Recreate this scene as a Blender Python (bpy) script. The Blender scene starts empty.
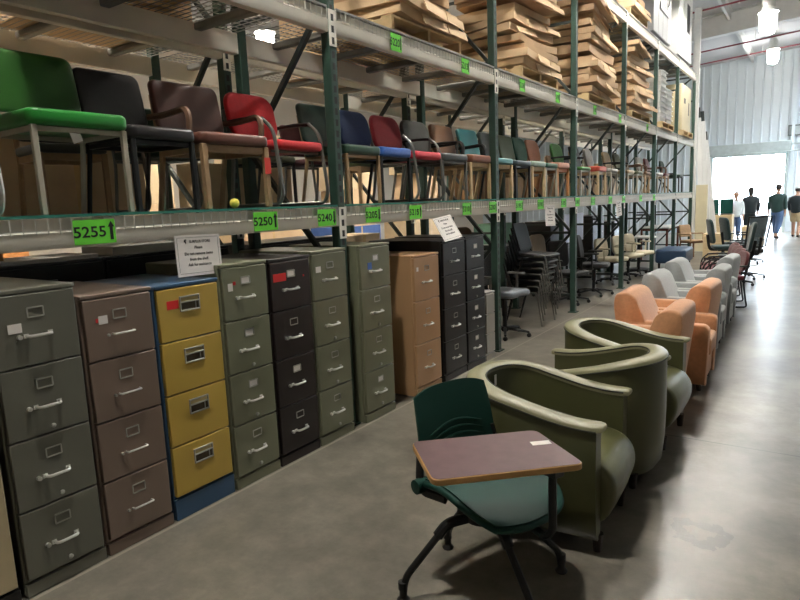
import bpy, math, random
from mathutils import Vector, Matrix
random.seed(7)
SC = bpy.context.scene
COL = SC.collection
PI = math.pi
R = math.radians
# ---------------------------------------------------------------- materials
def lin(c):
    r = []
    for v in c[:3]:
        v /= 255.0
        r.append(v/12.92 if v <= .04045 else ((v+.055)/1.055)**2.4)
    return (r[0], r[1], r[2], 1.0)
MATS = {}
def mat(name, col, rough=.5, metal=0.0, var=.10, scale=6.0, bump=0.0, bscale=60.0, spec=.5, coat=0.0, sheen=0.0):
    if name in MATS: return MATS[name]
    m = bpy.data.materials.new(name); m.use_nodes = True
    nt = m.node_tree; N = nt.nodes; L = nt.links
    b = N['Principled BSDF']
    b.inputs['Roughness'].default_value = rough
    b.inputs['Metallic'].default_value = metal
    b.inputs['Specular IOR Level'].default_value = spec
    b.inputs['Coat Weight'].default_value = coat
    b.inputs['Sheen Weight'].default_value = sheen
    c = lin(col)
    tc = N.new('ShaderNodeTexCoord')
    nz = N.new('ShaderNodeTexNoise'); nz.inputs['Scale'].default_value = scale; nz.inputs['Detail'].default_value = 4
    L.new(tc.outputs['Object'], nz.inputs['Vector'])
    rp = N.new('ShaderNodeValToRGB')
    rp.color_ramp.elements[0].position = .3; rp.color_ramp.elements[1].position = .7
    rp.color_ramp.elements[0].color = (c[0]*(1-var), c[1]*(1-var), c[2]*(1-var), 1)
    rp.color_ramp.elements[1].color = (min(1, c[0]*(1+var)), min(1, c[1]*(1+var)), min(1, c[2]*(1+var)), 1)
    L.new(nz.outputs['Fac'], rp.inputs['Fac']); L.new(rp.outputs['Color'], b.inputs['Base Color'])
    if bump:
        n2 = N.new('ShaderNodeTexNoise'); n2.inputs['Scale'].default_value = bscale; n2.inputs['Detail'].default_value = 3
        L.new(tc.outputs['Object'], n2.inputs['Vector'])
        bp = N.new('ShaderNodeBump'); bp.inputs['Strength'].default_value = bump; bp.inputs['Distance'].default_value = .01
        L.new(n2.outputs['Fac'], bp.inputs['Height']); L.new(bp.outputs['Normal'], b.inputs['Normal'])
    MATS[name] = m
    return m
def emit(name, col, s):
    m = bpy.data.materials.new(name); m.use_nodes = True
    b = m.node_tree.nodes['Principled BSDF']
    b.inputs['Base Color'].default_value = lin(col)
    b.inputs['Emission Color'].default_value = lin(col); b.inputs['Emission Strength'].default_value = s
    return m
def math_node(nt, op, a, b=None):
    n = nt.nodes.new('ShaderNodeMath'); n.operation = op
    for i, v in enumerate((a, b)):
        if v is None: continue
        if isinstance(v, (int, float)): n.inputs[i].default_value = v
        else: nt.links.new(v, n.inputs[i])
    return n.outputs[0]
def slotted(name, col, rough):
    """painted steel with a column of punched slots down its front face"""
    m = mat(name, col, rough, var=.14, scale=9)
    nt = m.node_tree; N = nt.nodes; L = nt.links
    b = N['Principled BSDF']; old = b.inputs['Base Color'].links[0].from_socket
    tc = N.new('ShaderNodeTexCoord'); sx = N.new('ShaderNodeSeparateXYZ'); L.new(tc.outputs['Object'], sx.inputs[0])
    a = math_node(nt, 'LESS_THAN', math_node(nt, 'ABSOLUTE', sx.outputs['Y']), .0140)
    z = math_node(nt, 'LESS_THAN', math_node(nt, 'FRACT', math_node(nt, 'DIVIDE', sx.outputs['Z'], .0762)), .60)
    x = math_node(nt, 'GREATER_THAN', sx.outputs['X'], .0365)
    f = math_node(nt, 'MULTIPLY', math_node(nt, 'MULTIPLY', a, z), x)
    mx = N.new('ShaderNodeMix'); mx.data_type = 'RGBA'
    L.new(f, mx.inputs[0]); L.new(old, mx.inputs[6]); mx.inputs[7].default_value = (.006, .006, .006, 1)
    L.new(mx.outputs[2], b.inputs['Base Color'])
    return m
# ---------------------------------------------------------------- mesh builder
def rot(rx=0, ry=0, rz=0):
    return Matrix.Rotation(rz, 4, 'Z') @ Matrix.Rotation(ry, 4, 'Y') @ Matrix.Rotation(rx, 4, 'X')
def T(x, y, z): return Matrix.Translation((x, y, z))
def rrect(w, d, r, n=5):
    r = min(r, w*.499, d*.499); o = []
    for cx, cy, a0 in ((w/2-r, d/2-r, 0), (-w/2+r, d/2-r, PI/2), (-w/2+r, -d/2+r, PI), (w/2-r, -d/2+r, 1.5*PI)):
        for i in range(n+1):
            a = a0 + PI/2*i/n
            o.append((cx+r*math.cos(a), cy+r*math.sin(a)))
    return o
def rounded_path(pts, rad, n=5):
    pts = [Vector(p) for p in pts]; o = [pts[0]]
    for i in range(1, len(pts)-1):
        a, b, c = pts[i-1], pts[i], pts[i+1]
        r = min(rad, (a-b).length*.49, (c-b).length*.49)
        p, q = b+(a-b).normalized()*r, b+(c-b).normalized()*r
        for k in range(n+1):
            t = k/n
            o.append(p*(1-t)**2 + b*2*t*(1-t) + q*t*t)
    o.append(pts[-1]); return o
class MB:
    def __init__(s): s.v = []; s.f = []
    def add(s, vs, fs, M=None):
        k = len(s.v)
        for p in vs:
            p = Vector(p); s.v.append(tuple(M @ p if M else p))
        for q in fs: s.f.append(tuple(i+k for i in q))
        return s
    def box(s, c, d, M=None):
        x, y, z = c; a, b, h = d[0]/2, d[1]/2, d[2]/2
        vs = [(x+i*a, y+j*b, z+k*h) for i in (-1, 1) for j in (-1, 1) for k in (-1, 1)]
        return s.add(vs, [(0, 1, 3, 2), (4, 6, 7, 5), (0, 4, 5, 1), (2, 3, 7, 6), (0, 2, 6, 4), (1, 5, 7, 3)], M)
    def loft(s, rings, cap=True, closed=False, M=None):
        n = len(rings[0]); vs = [p for r in rings for p in r]; fs = []
        m = len(rings)
        for i in range(m if closed else m-1):
            a, b = i*n, ((i+1) % m)*n
            for j in range(n):
                k = (j+1) % n
                fs.append((a+j, a+k, b+k, b+j))
        if cap and not closed:
            fs.append(tuple(range(n-1, -1, -1))); fs.append(tuple((m-1)*n+j for j in range(n)))
        return s.add(vs, fs, M)
    def tube(s, pts, r, n=8, M=None, rad=None, closed=False, flat=1.0):
        pts = [Vector(p) for p in pts]
        if rad: pts = rounded_path(pts, rad)
        rs = r if isinstance(r, (list, tuple)) else [r]*len(pts)
        rings = []; nrm = None; m = len(pts)
        for i, p in enumerate(pts):
            if closed: t = (pts[(i+1) % m]-pts[i-1]).normalized()
            else: t = (pts[min(i+1, m-1)]-pts[max(i-1, 0)]).normalized()
            if nrm is None:
                nrm = t.cross(Vector((0, 0, 1)))
                if nrm.length < .05: nrm = t.cross(Vector((0, 1, 0)))
            nrm = (nrm - t*nrm.dot(t)).normalized(); bn = t.cross(nrm)
            rings.append([p + nrm*rs[i]*math.cos(2*PI*j/n) + bn*rs[i]*flat*math.sin(2*PI*j/n) for j in range(n)])
        return s.loft(rings, True, closed, M)
    def bar(s, a, b, w, d=None, M=None):
        """square-section bar from a to b"""
        a, b = Vector(a), Vector(b); t = (b-a).normalized()
        u = t.cross(Vector((0, 1, 0)))
        if u.length < .2: u = t.cross(Vector((1, 0, 0)))
        u.normalize(); v = t.cross(u); d = d or w
        q = [u*i*w/2 + v*j*d/2 for i, j in ((1, 1), (-1, 1), (-1, -1), (1, -1))]
        return s.loft([[a+p for p in q], [b+p for p in q]], True, False, M)
    def lathe(s, prof, n=20, c=(0, 0, 0), M=None):
        rings = [[(c[0]+r*math.cos(2*PI*j/n), c[1]+r*math.sin(2*PI*j/n), c[2]+z) for j in range(n)] for r, z in prof]
        return s.loft(rings, True, False, M)
    def prism(s, poly, h0, h1, axis='y', M=None):
        def P(a, b, h): return (a, h, b) if axis == 'y' else ((h, a, b) if axis == 'x' else (a, b, h))
        return s.loft([[P(a, b, h0) for a, b in poly], [P(a, b, h1) for a, b in poly]], True, False, M)
    def pad(s, w, d, h, r, e=.02, crown=0.0, n=5, M=None):
        """a cushion: rounded plan outline, rolled top and bottom edges, z from 0 to h"""
        rings = []
        for t in (0, .35, .7, 1):
            a = PI/2*t; i = e*(1-math.sin(a)); z = e*(1-math.cos(a))
            rings.append([(x, y, z) for x, y in rrect(w-2*i, d-2*i, max(r-i, .004), n)])
        for t in (0, .35, .7, 1):
            a = PI/2*t; i = e*(1-math.cos(a)); z = h-e+e*math.sin(a)
            rings.append([(x, y, z) for x, y in rrect(w-2*i, d-2*i, max(r-i, .004), n)])
        if crown:
            for k in (.75, .45, .15):
                q = [(x*k/1.0, y*k, h+crown*(1-k*k)) for x, y in rrect(w-2*e, d-2*e, max(r-e, .004), n)]
                rings.append(q)
        return s.loft(rings, True, False, M)
    def sheet(s, fn, nu, nv, th, M=None):
        """a curved shell: fn(u,v) on a grid, given a thickness"""
        P = [[Vector(fn(i/nu, j/nv)) for j in range(nv+1)] for i in range(nu+1)]
        top = []; bot = []
        for i in range(nu+1):
            for j in range(nv+1):
                du = P[min(i+1, nu)][j]-P[max(i-1, 0)][j]; dv = P[i][min(j+1, nv)]-P[i][max(j-1, 0)]
                n = du.cross(dv)
                n = n.normalized() if n.length > 1e-9 else Vector((0, 0, 1))
                top.append(P[i][j]+n*th/2); bot.append(P[i][j]-n*th/2)
        k = len(top); w = nv+1; fs = []
        for i in range(nu):
            for j in range(nv):
                a, b, c, d = i*w+j, (i+1)*w+j, (i+1)*w+j+1, i*w+j+1
                fs.append((a, b, c, d)); fs.append((k+d, k+c, k+b, k+a))
        for i in range(nu):
            fs.append((i*w, k+i*w, k+(i+1)*w, (i+1)*w)); a, b = i*w+nv, (i+1)*w+nv
            fs.append((a, b, k+b, k+a))
        for j in range(nv):
            fs.append((j, j+1, k+j+1, k+j)); a = nu*w+j
            fs.append((a, k+a, k+a+1, a+1))
        return s.add(top+bot, fs, M)
    def build(s, name, m, parent=None, bevel=0.0, seg=2, ang=35, sub=0, label=None):
        me = bpy.data.meshes.new(name); me.from_pydata(s.v, [], s.f); me.update()
        me.materials.append(m)
        import bmesh
        bm = bmesh.new(); bm.from_mesh(me); bmesh.ops.recalc_face_normals(bm, faces=bm.faces); bm.to_mesh(me); bm.free()
        for p in me.polygons: p.use_smooth = True
        me.set_sharp_from_angle(angle=R(ang))
        o = bpy.data.objects.new(name, me); COL.objects.link(o)
        if parent: o.parent = parent
        if bevel:
            b = o.modifiers.new('bevel', 'BEVEL'); b.width = bevel; b.segments = seg; b.limit_method = 'ANGLE'; b.angle_limit = R(30)
            b.harden_normals = False
        if sub:
            q = o.modifiers.new('sub', 'SUBSURF'); q.levels = sub; q.render_levels = sub
        if label: o['label'] = label
        return o
def thing(name, label, cat, loc=(0, 0, 0), rz=0.0, group=None):
    o = bpy.data.objects.new(name, None); COL.objects.link(o); o.empty_display_size = .1
    o.location = loc; o.rotation_euler = (0, 0, rz); o['label'] = label; o['category'] = cat
    if group: o['group'] = group
    return o
def tag(o, label, cat, loc=None, rz=None, group=None):
    o['label'] = label; o['category'] = cat
    if group: o['group'] = group
    if loc is not None: o.location = loc
    if rz is not None: o.rotation_euler = (0, 0, rz)
    return o
def struct(o): o['kind'] = 'structure'; return o
def dup(root, label, loc, rz=0.0, group=None):
    r = root.copy(); COL.objects.link(r); r.location = loc; r.rotation_euler = (0, 0, rz); r['label'] = label
    if group: r['group'] = group
    for ch in list(root.children):
        c = ch.copy(); COL.objects.link(c); c.parent = r
        for g in list(ch.children):
            d = g.copy(); COL.objects.link(d); d.parent = c
    return r
TEXTROT = Matrix(((0, 0, 1, 0), (1, 0, 0, 0), (0, 1, 0, 0), (0, 0, 0, 1)))   # reads from +X
def text(name, body, size, m, M, parent, align='CENTER', squeeze=1.0, bold=0.0):
    cu = bpy.data.curves.new('txt', 'FONT'); cu.body = body; cu.size = size; cu.align_x = align; cu.align_y = 'CENTER'; cu.extrude = .0002
    cu.offset = bold; cu.space_line = 1.25; cu.resolution_u = 3
    ob = bpy.data.objects.new('txt', cu)
    me = bpy.data.meshes.new_from_object(ob)
    bpy.data.objects.remove(ob); bpy.data.curves.remove(cu)
    me.transform(Matrix.Diagonal((squeeze, 1, 1, 1))); me.transform(M)
    me.materials.clear(); me.materials.append(m); me.name = name
    o = bpy.data.objects.new(name, me); COL.objects.link(o); o.parent = parent
    return o
ORD = ['first', 'second', 'third', 'fourth', 'fifth', 'sixth', 'seventh', 'eighth', 'ninth', 'tenth', 'eleventh', 'twelfth', 'thirteenth', 'fourteenth']
# ---------------------------------------------------------------- palette
post_green = slotted('green_post_paint', (44, 70, 60), .5)
plate_white = slotted('white_plate_paint', (228, 224, 214), .5)
wire_white = mat('white_wire_coat', (206, 204, 196), .5, var=.04)
brace_dark = mat('dark_brace_paint', (44, 52, 50), .5)
beam_white = mat('white_beam_paint', (224, 220, 208), .5, var=.06, scale=3)
wire_grey = mat('zinc_wire', (150, 150, 146), .45, .3)
wire_teal = mat('teal_wire_coat', (40, 118, 104), .5)
chan_grey = mat('zinc_channel', (128, 128, 124), .5, .3)
tag_green = mat('green_tag_vinyl', (112, 226, 66), .5, var=.03)
ink = mat('black_ink', (14, 16, 14), .7, var=0)
paper = mat('white_paper', (232, 228, 224), .8, var=.03)
chrome = mat('chrome', (222, 222, 216), .30, .65, var=.03)
steel = mat('brushed_steel', (176, 176, 168), .35, .5, var=.05)
black_metal = mat('black_metal', (26, 27, 28), .45, .2)
black_plastic = mat('black_plastic', (22, 23, 24), .5, bump=.05, bscale=200)
black_fabric = mat('black_fabric', (30, 31, 33), .9, bump=.2, bscale=300, sheen=.2)
cardboard = mat('cardboard', (200, 172, 138), .8, var=.10, scale=3, bump=.1, bscale=30)
cardboard_dark = mat('cardboard_brown', (168, 126, 84), .8, var=.14, scale=3)
pine = mat('pallet_pine', (204, 178, 134), .8, var=.15, scale=9)
wood_tan = mat('tan_wood', (168, 138, 104), .5, var=.14, scale=14)
wood_light = mat('light_wood', (205, 178, 136), .5, var=.12, scale=14)
wood_dark = mat('dark_brown_wood', (38, 24, 20), .4, var=.2, scale=14)
LAMP_S = 260.0; LAMP_VIS = 36.0; SKY_S = 22.0; EXPO = 0.95; LAMP_REAR = 380.0; LAMP_FAR = 460.0; LAMP_SIDE = 60.0
LAMP_XY = ((-2.0, 15.5), (-2.0, 11), (-2.0, 6.4), (-2.0, 1.6), (4.4, 17), (4.4, 12.5), (4.4, 8.2), (1.4, 21.5), (1.6, 25.3), (4.0, 24.0))
# ---------------------------------------------------------------- setting
def floor_mat():
    m = bpy.data.materials.new('polished_concrete'); m.use_nodes = True
    nt = m.node_tree; N = nt.nodes; L = nt.links; b = N['Principled BSDF']
    tc = N.new('ShaderNodeTexCoord'); sx = N.new('ShaderNodeSeparateXYZ'); L.new(tc.outputs['Object'], sx.inputs[0])
    def noise(s, d=5, rough=.6):
        n = N.new('ShaderNodeTexNoise'); n.inputs['Scale'].default_value = s; n.inputs['Detail'].default_value = d
        n.inputs['Roughness'].default_value = rough; L.new(tc.outputs['Object'], n.inputs['Vector']); return n.outputs['Fac']
    def ramp(f, p0, c0, p1, c1):
        r = N.new('ShaderNodeValToRGB'); L.new(f, r.inputs['Fac']); e = r.color_ramp.elements
        e[0].position, e[1].position = p0, p1; e[0].color, e[1].color = c0, c1; return r.outputs['Color']
    def mix(f, a, b_, mode='MIX'):
        x = N.new('ShaderNodeMix'); x.data_type = 'RGBA'; x.blend_type = mode
        for i, v in ((0, f), (6, a), (7, b_)):
            if isinstance(v, (tuple, float, int)): x.inputs[i].default_value = v
            else: L.new(v, x.inputs[i])
        return x.outputs[2]
    base = ramp(noise(1.3, 7, .65), .30, lin((78, 74, 66)), .72, lin((142, 136, 124)))
    fine = ramp(noise(9, 6, .7), .3, (.74, .74, .74, 1), .75, (1.15, 1.15, 1.15, 1))
    c = mix(1.0, base, fine, 'MULTIPLY')
    # saw-cut joints
    def line(s, at, w):
        return math_node(nt, 'LESS_THAN', math_node(nt, 'ABSOLUTE', math_node(nt, 'SUBTRACT', s, at)), w)
    j = line(sx.outputs['X'], -2.765, .010)
    c = mix(math_node(nt, 'MULTIPLY', j, .5), c, lin((168, 160, 146)))
    cross = math_node(nt, 'MAXIMUM', line(sx.outputs['Y'], 4.345, .006), math_node(nt, 'MAXIMUM', line(sx.outputs['Y'], 10.4, .006), line(sx.outputs['X'], 1.9, .006)))
    c = mix(cross, c, lin((58, 54, 50)))
    # one dried spill with a ragged edge
    vm = N.new('ShaderNodeVectorMath'); vm.operation = 'DISTANCE'; vm.inputs[1].default_value = (-.40, 3.08, 0)
    vn = N.new('ShaderNodeVectorMath'); vn.operation = 'MULTIPLY_ADD'
    nn = N.new('ShaderNodeTexNoise'); nn.inputs['Scale'].default_value = 9; nn.inputs['Detail'].default_value = 4; L.new(tc.outputs['Object'], nn.inputs['Vector'])
    vn.inputs[1].default_value = (.22, .22, 0); L.new(nn.outputs['Color'], vn.inputs[0]); 
    va = N.new('ShaderNodeVectorMath'); va.operation = 'ADD'; va.inputs[1].default_value = (-.11, -.11, 0); L.new(tc.outputs['Object'], va.inputs[0])
    L.new(va.outputs[0], vn.inputs[2]); L.new(vn.outputs[0], vm.inputs[0])
    ring = math_node(nt, 'MULTIPLY', math_node(nt, 'LESS_THAN', vm.outputs['Value'], .13), math_node(nt, 'GREATER_THAN', vm.outputs['Value'], .075))
    ring = math_node(nt, 'MULTIPLY', ring, .75)
    c = mix(ring, c, lin((58, 54, 48)))
    L.new(c, b.inputs['Base Color'])
    b.inputs['Roughness'].default_value = FLOOR_R
    b.inputs['Specular IOR Level'].default_value = .5
    bp = N.new('ShaderNodeBump'); bp.inputs['Strength'].default_value = .06; bp.inputs['Distance'].default_value = .01
    L.new(noise(40, 3), bp.inputs['Height']); L.new(bp.outputs['Normal'], b.inputs['Normal'])
    return m
FLOOR_R = .29
struct(MB().box((-2, 11, -.1), (24, 34, .2)).build('floor', floor_mat()))
struct(MB().box((-2, 60, -.13), (80, 63.9, .2)).build('ground', mat('outside_asphalt', (150, 150, 150), .9)))
WALL = mat('ribbed_white_steel', (222, 232, 238), .5, var=.04, scale=.6)
def roofz(x): return 6.82+.065*x
mb = MB()
def ribbed(x0, x1, zl):
    xs = [x0]; k = math.ceil(x0/.30)*.30
    while k < x1-1e-6:
        xs += [a for a in (k, k+.03, k+.06, k+.09) if x0 < a < x1]; k += .30
    xs = sorted(xs)+[x1]; rings = []
    for x in xs:
        t = (x/.30) % 1*.30
        y = 28 - (.035 if .029 < t < .061 else 0)
        rings.append([(x, y, zl), (x, y, roofz(x)), (x, 28.15, roofz(x)), (x, 28.15, zl)])
    mb.loft(rings)
DX0, DX1, DZ = -3.66, -1.22, 2.92
ribbed(-14, DX0, 0); ribbed(DX0, DX1, DZ+.2); ribbed(DX1, 10, 0)
struct(mb.build('wall_back', WALL, ang=20))
GW = mat('dim_wall_panel', (206, 196, 180), .8, var=.06, scale=.5)
struct(MB().box((-14.1, 11, 3.5), (.2, 34.4, 7)).build('wall_left', GW))
struct(MB().box((10.1, 11, 3.8), (.2, 34.4, 7.6)).build('wall_right', mat('pale_wall_panel', (200, 202, 200), .8, var=.04)))
struct(MB().box((-2, -6.1, 3.8), (24, .2, 7.6)).build('wall_front', GW))
struct(MB().prism([(-14.3, roofz(-14.3)), (10.3, roofz(10.3)), (10.3, roofz(10.3)+.2), (-14.3, roofz(-14.3)+.2)], -6.3, 28.3).build('ceiling', mat('roof_insulation', (196, 196, 198), .8, var=.05, scale=.4)))
RW = mat('white_rafter_paint', (218, 218, 216), .5, var=.04)
for i, y in enumerate((6.6, 13.6, 20.6)):
    m_ = MB()
    for x0, x1 in ((-14, 10),):
        za, zb = roofz(x0), roofz(x1)
        m_.prism([(x0, za-.60), (x1, zb-.60), (x1, zb-.57), (x0, za-.57)], y-.13, y+.13)
        m_.prism([(x0, za-.57), (x1, zb-.57), (x1, zb-.03), (x0, za-.03)], y-.015, y+.015)
        m_.prism([(x0, za-.03), (x1, zb-.03), (x1, zb-.005), (x0, za-.005)], y-.13, y+.13)
    r_ = struct(m_.build('trim_%d' % (i+1), RW))
for i in range(9):
    x = -12 + i*2.4; z = roofz(x)-.12
    m_ = MB().box((x, 11, z), (.012, 33.8, .2)).box((x+.03, 11, z+.1), (.07, 33.8, .012)).box((x-.03, 11, z-.1), (.07, 33.8, .012))
    struct(m_.build('trim_%d' % (i+10), RW))
# roll-up door in the far wall
DM = mat('door_track_steel', (188, 200, 200), .5, .1)
struct(MB().box(((DX0+DX1)/2, 27.88, DZ+.30), (2.8, .30, .42)).box(((DX0+DX1)/2, 27.72, DZ+.08), (2.5, .05, .12)).box((DX0-.06, 27.9, 1.5), (.12, .14, 3.0)).box((DX1+.06, 27.9, 1.5), (.12, .14, 3.0)).build('door_1', DM, bevel=.02))
wf = MB()
for c, s in (((-.92, 27.93, 3.97), (.5, .06, .05)), ((-.92, 27.93, 3.62), (.5, .06, .05)), ((-1.15, 27.93, 3.8), (.05, .06, .4)), ((-.69, 27.93, 3.8), (.05, .06, .4))): wf.box(c, s)
wfo = struct(wf.build('window_1', mat('grey_window_frame', (120, 128, 128), .5)))
struct(MB().box((-.92, 27.94, 3.8), (.42, .02, .3)).build('window_1_pane', mat('frosted_pane', (186, 196, 196), .3), wfo))
struct(MB().tube([(DX1+.1, 27.86, 3.3), (6, 27.86, 3.35)], .03).tube([(DX1+.1, 27.86, 3.05), (6, 27.86, 3.1)], .025).build('trim_30', DM))
struct(MB().box((-1.0, 27.9, 4.6), (.10, .10, 4.2)).build('trim_31', WALL))
# sprinkler mains under the roof
RED = mat('red_pipe_paint', (130, 52, 62), .5)
for i, (y, dz, nm) in enumerate(((18.7, .28, 'nearest to the camera'), (23.2, .40, 'between the rafter and the far wall'), (26.2, .22, 'closest to the far wall'))):
    t = thing('sprinkler_pipe', 'thin red sprinkler pipe under the roof, '+nm, 'pipe', (0, y, 0), group='red sprinkler pipes')
    MB().tube([(-13.5, 0, roofz(-13.5)-dz), (9.8, 0, roofz(9.8)-dz)], .024).build('pipe', RED, t)
    for x in range(-12, 10, 2):
        h = MB()
        h.tube([(x, 0, roofz(x)), (x, 0, roofz(x)-dz-.05)], .012, 6).box((x, 0, roofz(x)-dz-.04), (.05, .08, .02))
        h.build('hanger', RW, t)
# high-bay lamps; the bell ones are added for their light
LAMP = emit('added_lamp_glow', (255, 250, 240), LAMP_S)
HOUS = mat('lamp_housing', (214, 214, 212), .4, .2)
LAMP_D = emit('added_side_glow', (255, 250, 240), LAMP_SIDE); LAMP_R = emit('added_rear_glow', (255, 246, 230), LAMP_REAR); LAMP_F = emit('added_far_glow', (240, 248, 255), LAMP_FAR)
LAMP_V = emit('lamp_prism_glow', (255, 252, 246), LAMP_VIS)
def bell(x, y, z, label, glow=None):
    t = thing('high_bay_lamp', label, 'lamp', (x, y, z), group='high-bay lamps')
    MB().lathe([(.03, .40), (.09, .38), (.14, .30), (.16, .18), (.30, -.04), (.31, -.06), (.295, -.055), (.15, .17), (.02, .18)], 24).build('housing', HOUS, t)
    MB().lathe([(.02, .10), (.14, .10), (.20, .04), (.20, .03), (.02, .03)], 24).build('diffuser', glow or LAMP, t)
    MB().tube([(0, 0, .38), (0, 0, roofz(x)-z+.02)], .012, 6).build('hanging_rod', HOUS, t)
def lamp(x, y, z, label):
    t = thing('high_bay_lamp', label, 'lamp', (x, y, z), group='high-bay lamps')
    MB().lathe([(.03, .62), (.09, .60), (.13, .5), (.13, .34), (.20, .26), (.21, .24)], 20).build('housing', HOUS, t)
    MB().lathe([(.05, -.22), (.13, -.19), (.165, -.08), (.175, .06), (.17, .24), (.10, .245)], 20).build('diffuser', LAMP_V, t)
    MB().tube([(0, 0, .6), (0, 0, roofz(x)-z+.02)], .012, 6).build('hanging_rod', HOUS, t)
lamp(-1.186, 16.5, 5.25, 'glowing high-bay lamp hanging in front of the roof rafter, nearer of the two in view')
lamp(-1.60, 25, 6.02, 'glowing high-bay lamp hanging nearest to the far white wall')
for i, (x, y) in enumerate(LAMP_XY):  # unseen lamps added to brighten the aisle, shelf and far wall
    bell(x, y, 6.0, 'high-bay lamp added to light the hall, %s out of view above' % ORD[i], LAMP_F if y > 20 else (LAMP_D if x > 3 else None))
lamp(-9.0, 8.87, 4.75, 'bright lamp glimpsed through the wire decking behind the racks')
for i, (x, y) in enumerate(((-6.6, 1.5), (-6.6, 6.0), (-6.6, 11), (-6.6, 16))):  # lamps added to brighten the rack interior from behind
    bell(x, y, 5.4, 'bell lamp added for light in the aisle behind the racks, %s from the camera' % ORD[i], LAMP_R)
# ---------------------------------------------------------------- pallet rack
UP = [.55, 3.45, 6.06, 8.62, 11.2, 13.62, 15.85, 18.1]
FX, RX, F2, R2 = -2.888, -3.78, -3.98, -4.88
LEV = [(1.51, 1.645), (2.835, 2.985), (4.50, 4.665)]
LN = ['chair shelf', 'cardboard shelf', 'top shelf']
def frame(x, y, depth, label, grp):
    t = thing('rack_upright', label, 'rack', (x, y, 0), group=grp)
    MB().box((0, 0, 2.355), (.075, .075, 4.69)).build('front_post', post_green, t, bevel=.006)
    MB().box((-depth, 0, 2.355), (.075, .075, 4.69)).build('rear_post', post_green, t, bevel=.006)
    MB().box((0, 0, .006), (.12, .13, .012)).build('foot_plate', post_green, t)
    MB().box((-depth, 0, .006), (.12, .13, .012)).build('foot_plate', post_green, t)
    zs = [.25, 1.15, 2.1, 3.05, 4.0, 4.6]
    for i, z in enumerate(zs):
        MB().box((-depth/2, 0, z), (depth-.07, .035, .035)).build('horizontal_brace', brace_dark, t)
    for i in range(len(zs)-1):
        a, b = ((-.03, 0, zs[i]), (-depth+.03, 0, zs[i+1])) if i % 2 == 1 else ((-depth+.03, 0, zs[i]), (-.03, 0, zs[i+1]))
        MB().bar(a, b, .035).build('diagonal_brace', brace_dark, t)
def beam(x, i, lev, out, label, grp, side=1):
    y0, y1 = UP[i]+.0375, UP[i+1]-.0375; z0, z1 = LEV[lev]; h = z1-z0
    t = thing('rack_beam', label, 'beam', (x, y0, z0), group=grp)
    L_ = y1-y0; s = side; t['kind'] = 'thing'
    poly = [(-.022*s, 0), (.032*s, 0), (.036*s, .012), (.036*s, h*.55), (.024*s, h*.62), (.024*s, h), (-.022*s, h)]
    MB().prism(poly, .0005, L_-.0005).build('rail', beam_white, t)
    if s > 0 and out:
        c_ = MB().box((.0405, 0, h/2-.045), (.004, .074, h+.09)).build('connector_plate', plate_white, t); c_.location = (0, -.0375, 0)
    else: MB().box((.0385*s, -.020, h/2-.03), (.003, .034, h+.06)).build('connector_plate', beam_white, t)
    MB().box((.0370*s, L_+.020, h/2-.03), (.003, .034, h+.06)).build('connector_plate', beam_white, t)
    return t
def deck(xf, xr, i, lev, wm, label, grp, front=True):
    y0, y1 = UP[i]+.05, UP[i+1]-.05; z = LEV[lev][1]
    t = thing('wire_deck', label, 'shelf', (xf, y0, z), group=grp)
    D = xf-xr; W = y1-y0; g = MB(); wf_ = MB(); n = int(W/.052)
    for k in range(n+1):
        y = W*k/n
        g.box((-D/2, y, .006), (D, .005, .005))
        if front: wf_.box((.0395, y, -.03), (.003, .0045, .076)).box((.018, y, .006), (.044, .005, .005))
    for k in range(12): g.box((-D*k/11.5, W/2, .011), (.005, W, .005))
    if front: wf_.box((.0395, W/2, -.050), (.003, W, .0045)).build('front_wires', wire_white, t)
    g.build('wire_mesh', wire_grey, t)
    if front:
        MB().box((.012, W/2, .012), (.060, W, .014)).build('front_edge', wm, t)
    for k in range(4):
        MB().box((-D/2, W*(k+.5)/4, -.026), (D-.02, .07, .05)).build('support_channel', chan_grey, t, bevel=.01)
for i, y in enumerate(UP):
    frame(FX, y, FX-RX, 'green slotted rack frame facing the aisle, %s from the camera' % ORD[i], 'aisle rack frames')
    if i: frame(F2, y, F2-R2, 'green rack frame of the rear rack, back to back with the %s aisle frame' % ORD[i], 'rear rack frames')
TAGS = {}
for i in range(7):
    for lv in range(3):
        bl = '%s bay from camera' % ORD[i]
        b_ = beam(FX, i, lv, 1, 'white aisle-side beam of the %s, %s' % (LN[lv], bl), 'aisle-side beams of the '+LN[lv])
        TAGS[(i, lv)] = b_
        beam(RX, i, lv, 1, 'white rear beam of the %s, %s' % (LN[lv], bl), 'rear beams of the '+LN[lv], -1)
        deck(FX, RX, i, lv, wire_teal if lv == 0 else wire_grey, 'wire mesh deck of the %s, %s' % (LN[lv], bl), 'wire decks of the '+LN[lv])
        if lv < 2:
            beam(F2, i, lv, 1, 'white front beam of the rear rack, %s level, %s' % (LN[lv], bl), 'front beams of the rear rack')
            beam(R2, i, lv, 1, 'white back beam of the rear rack, %s level, %s' % (LN[lv], bl), 'back beams of the rear rack', -1)
            deck(F2, R2, i, lv, wire_grey, 'wire mesh deck of the rear rack, %s level, %s' % (LN[lv], bl), 'rear rack wire decks', False)
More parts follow.
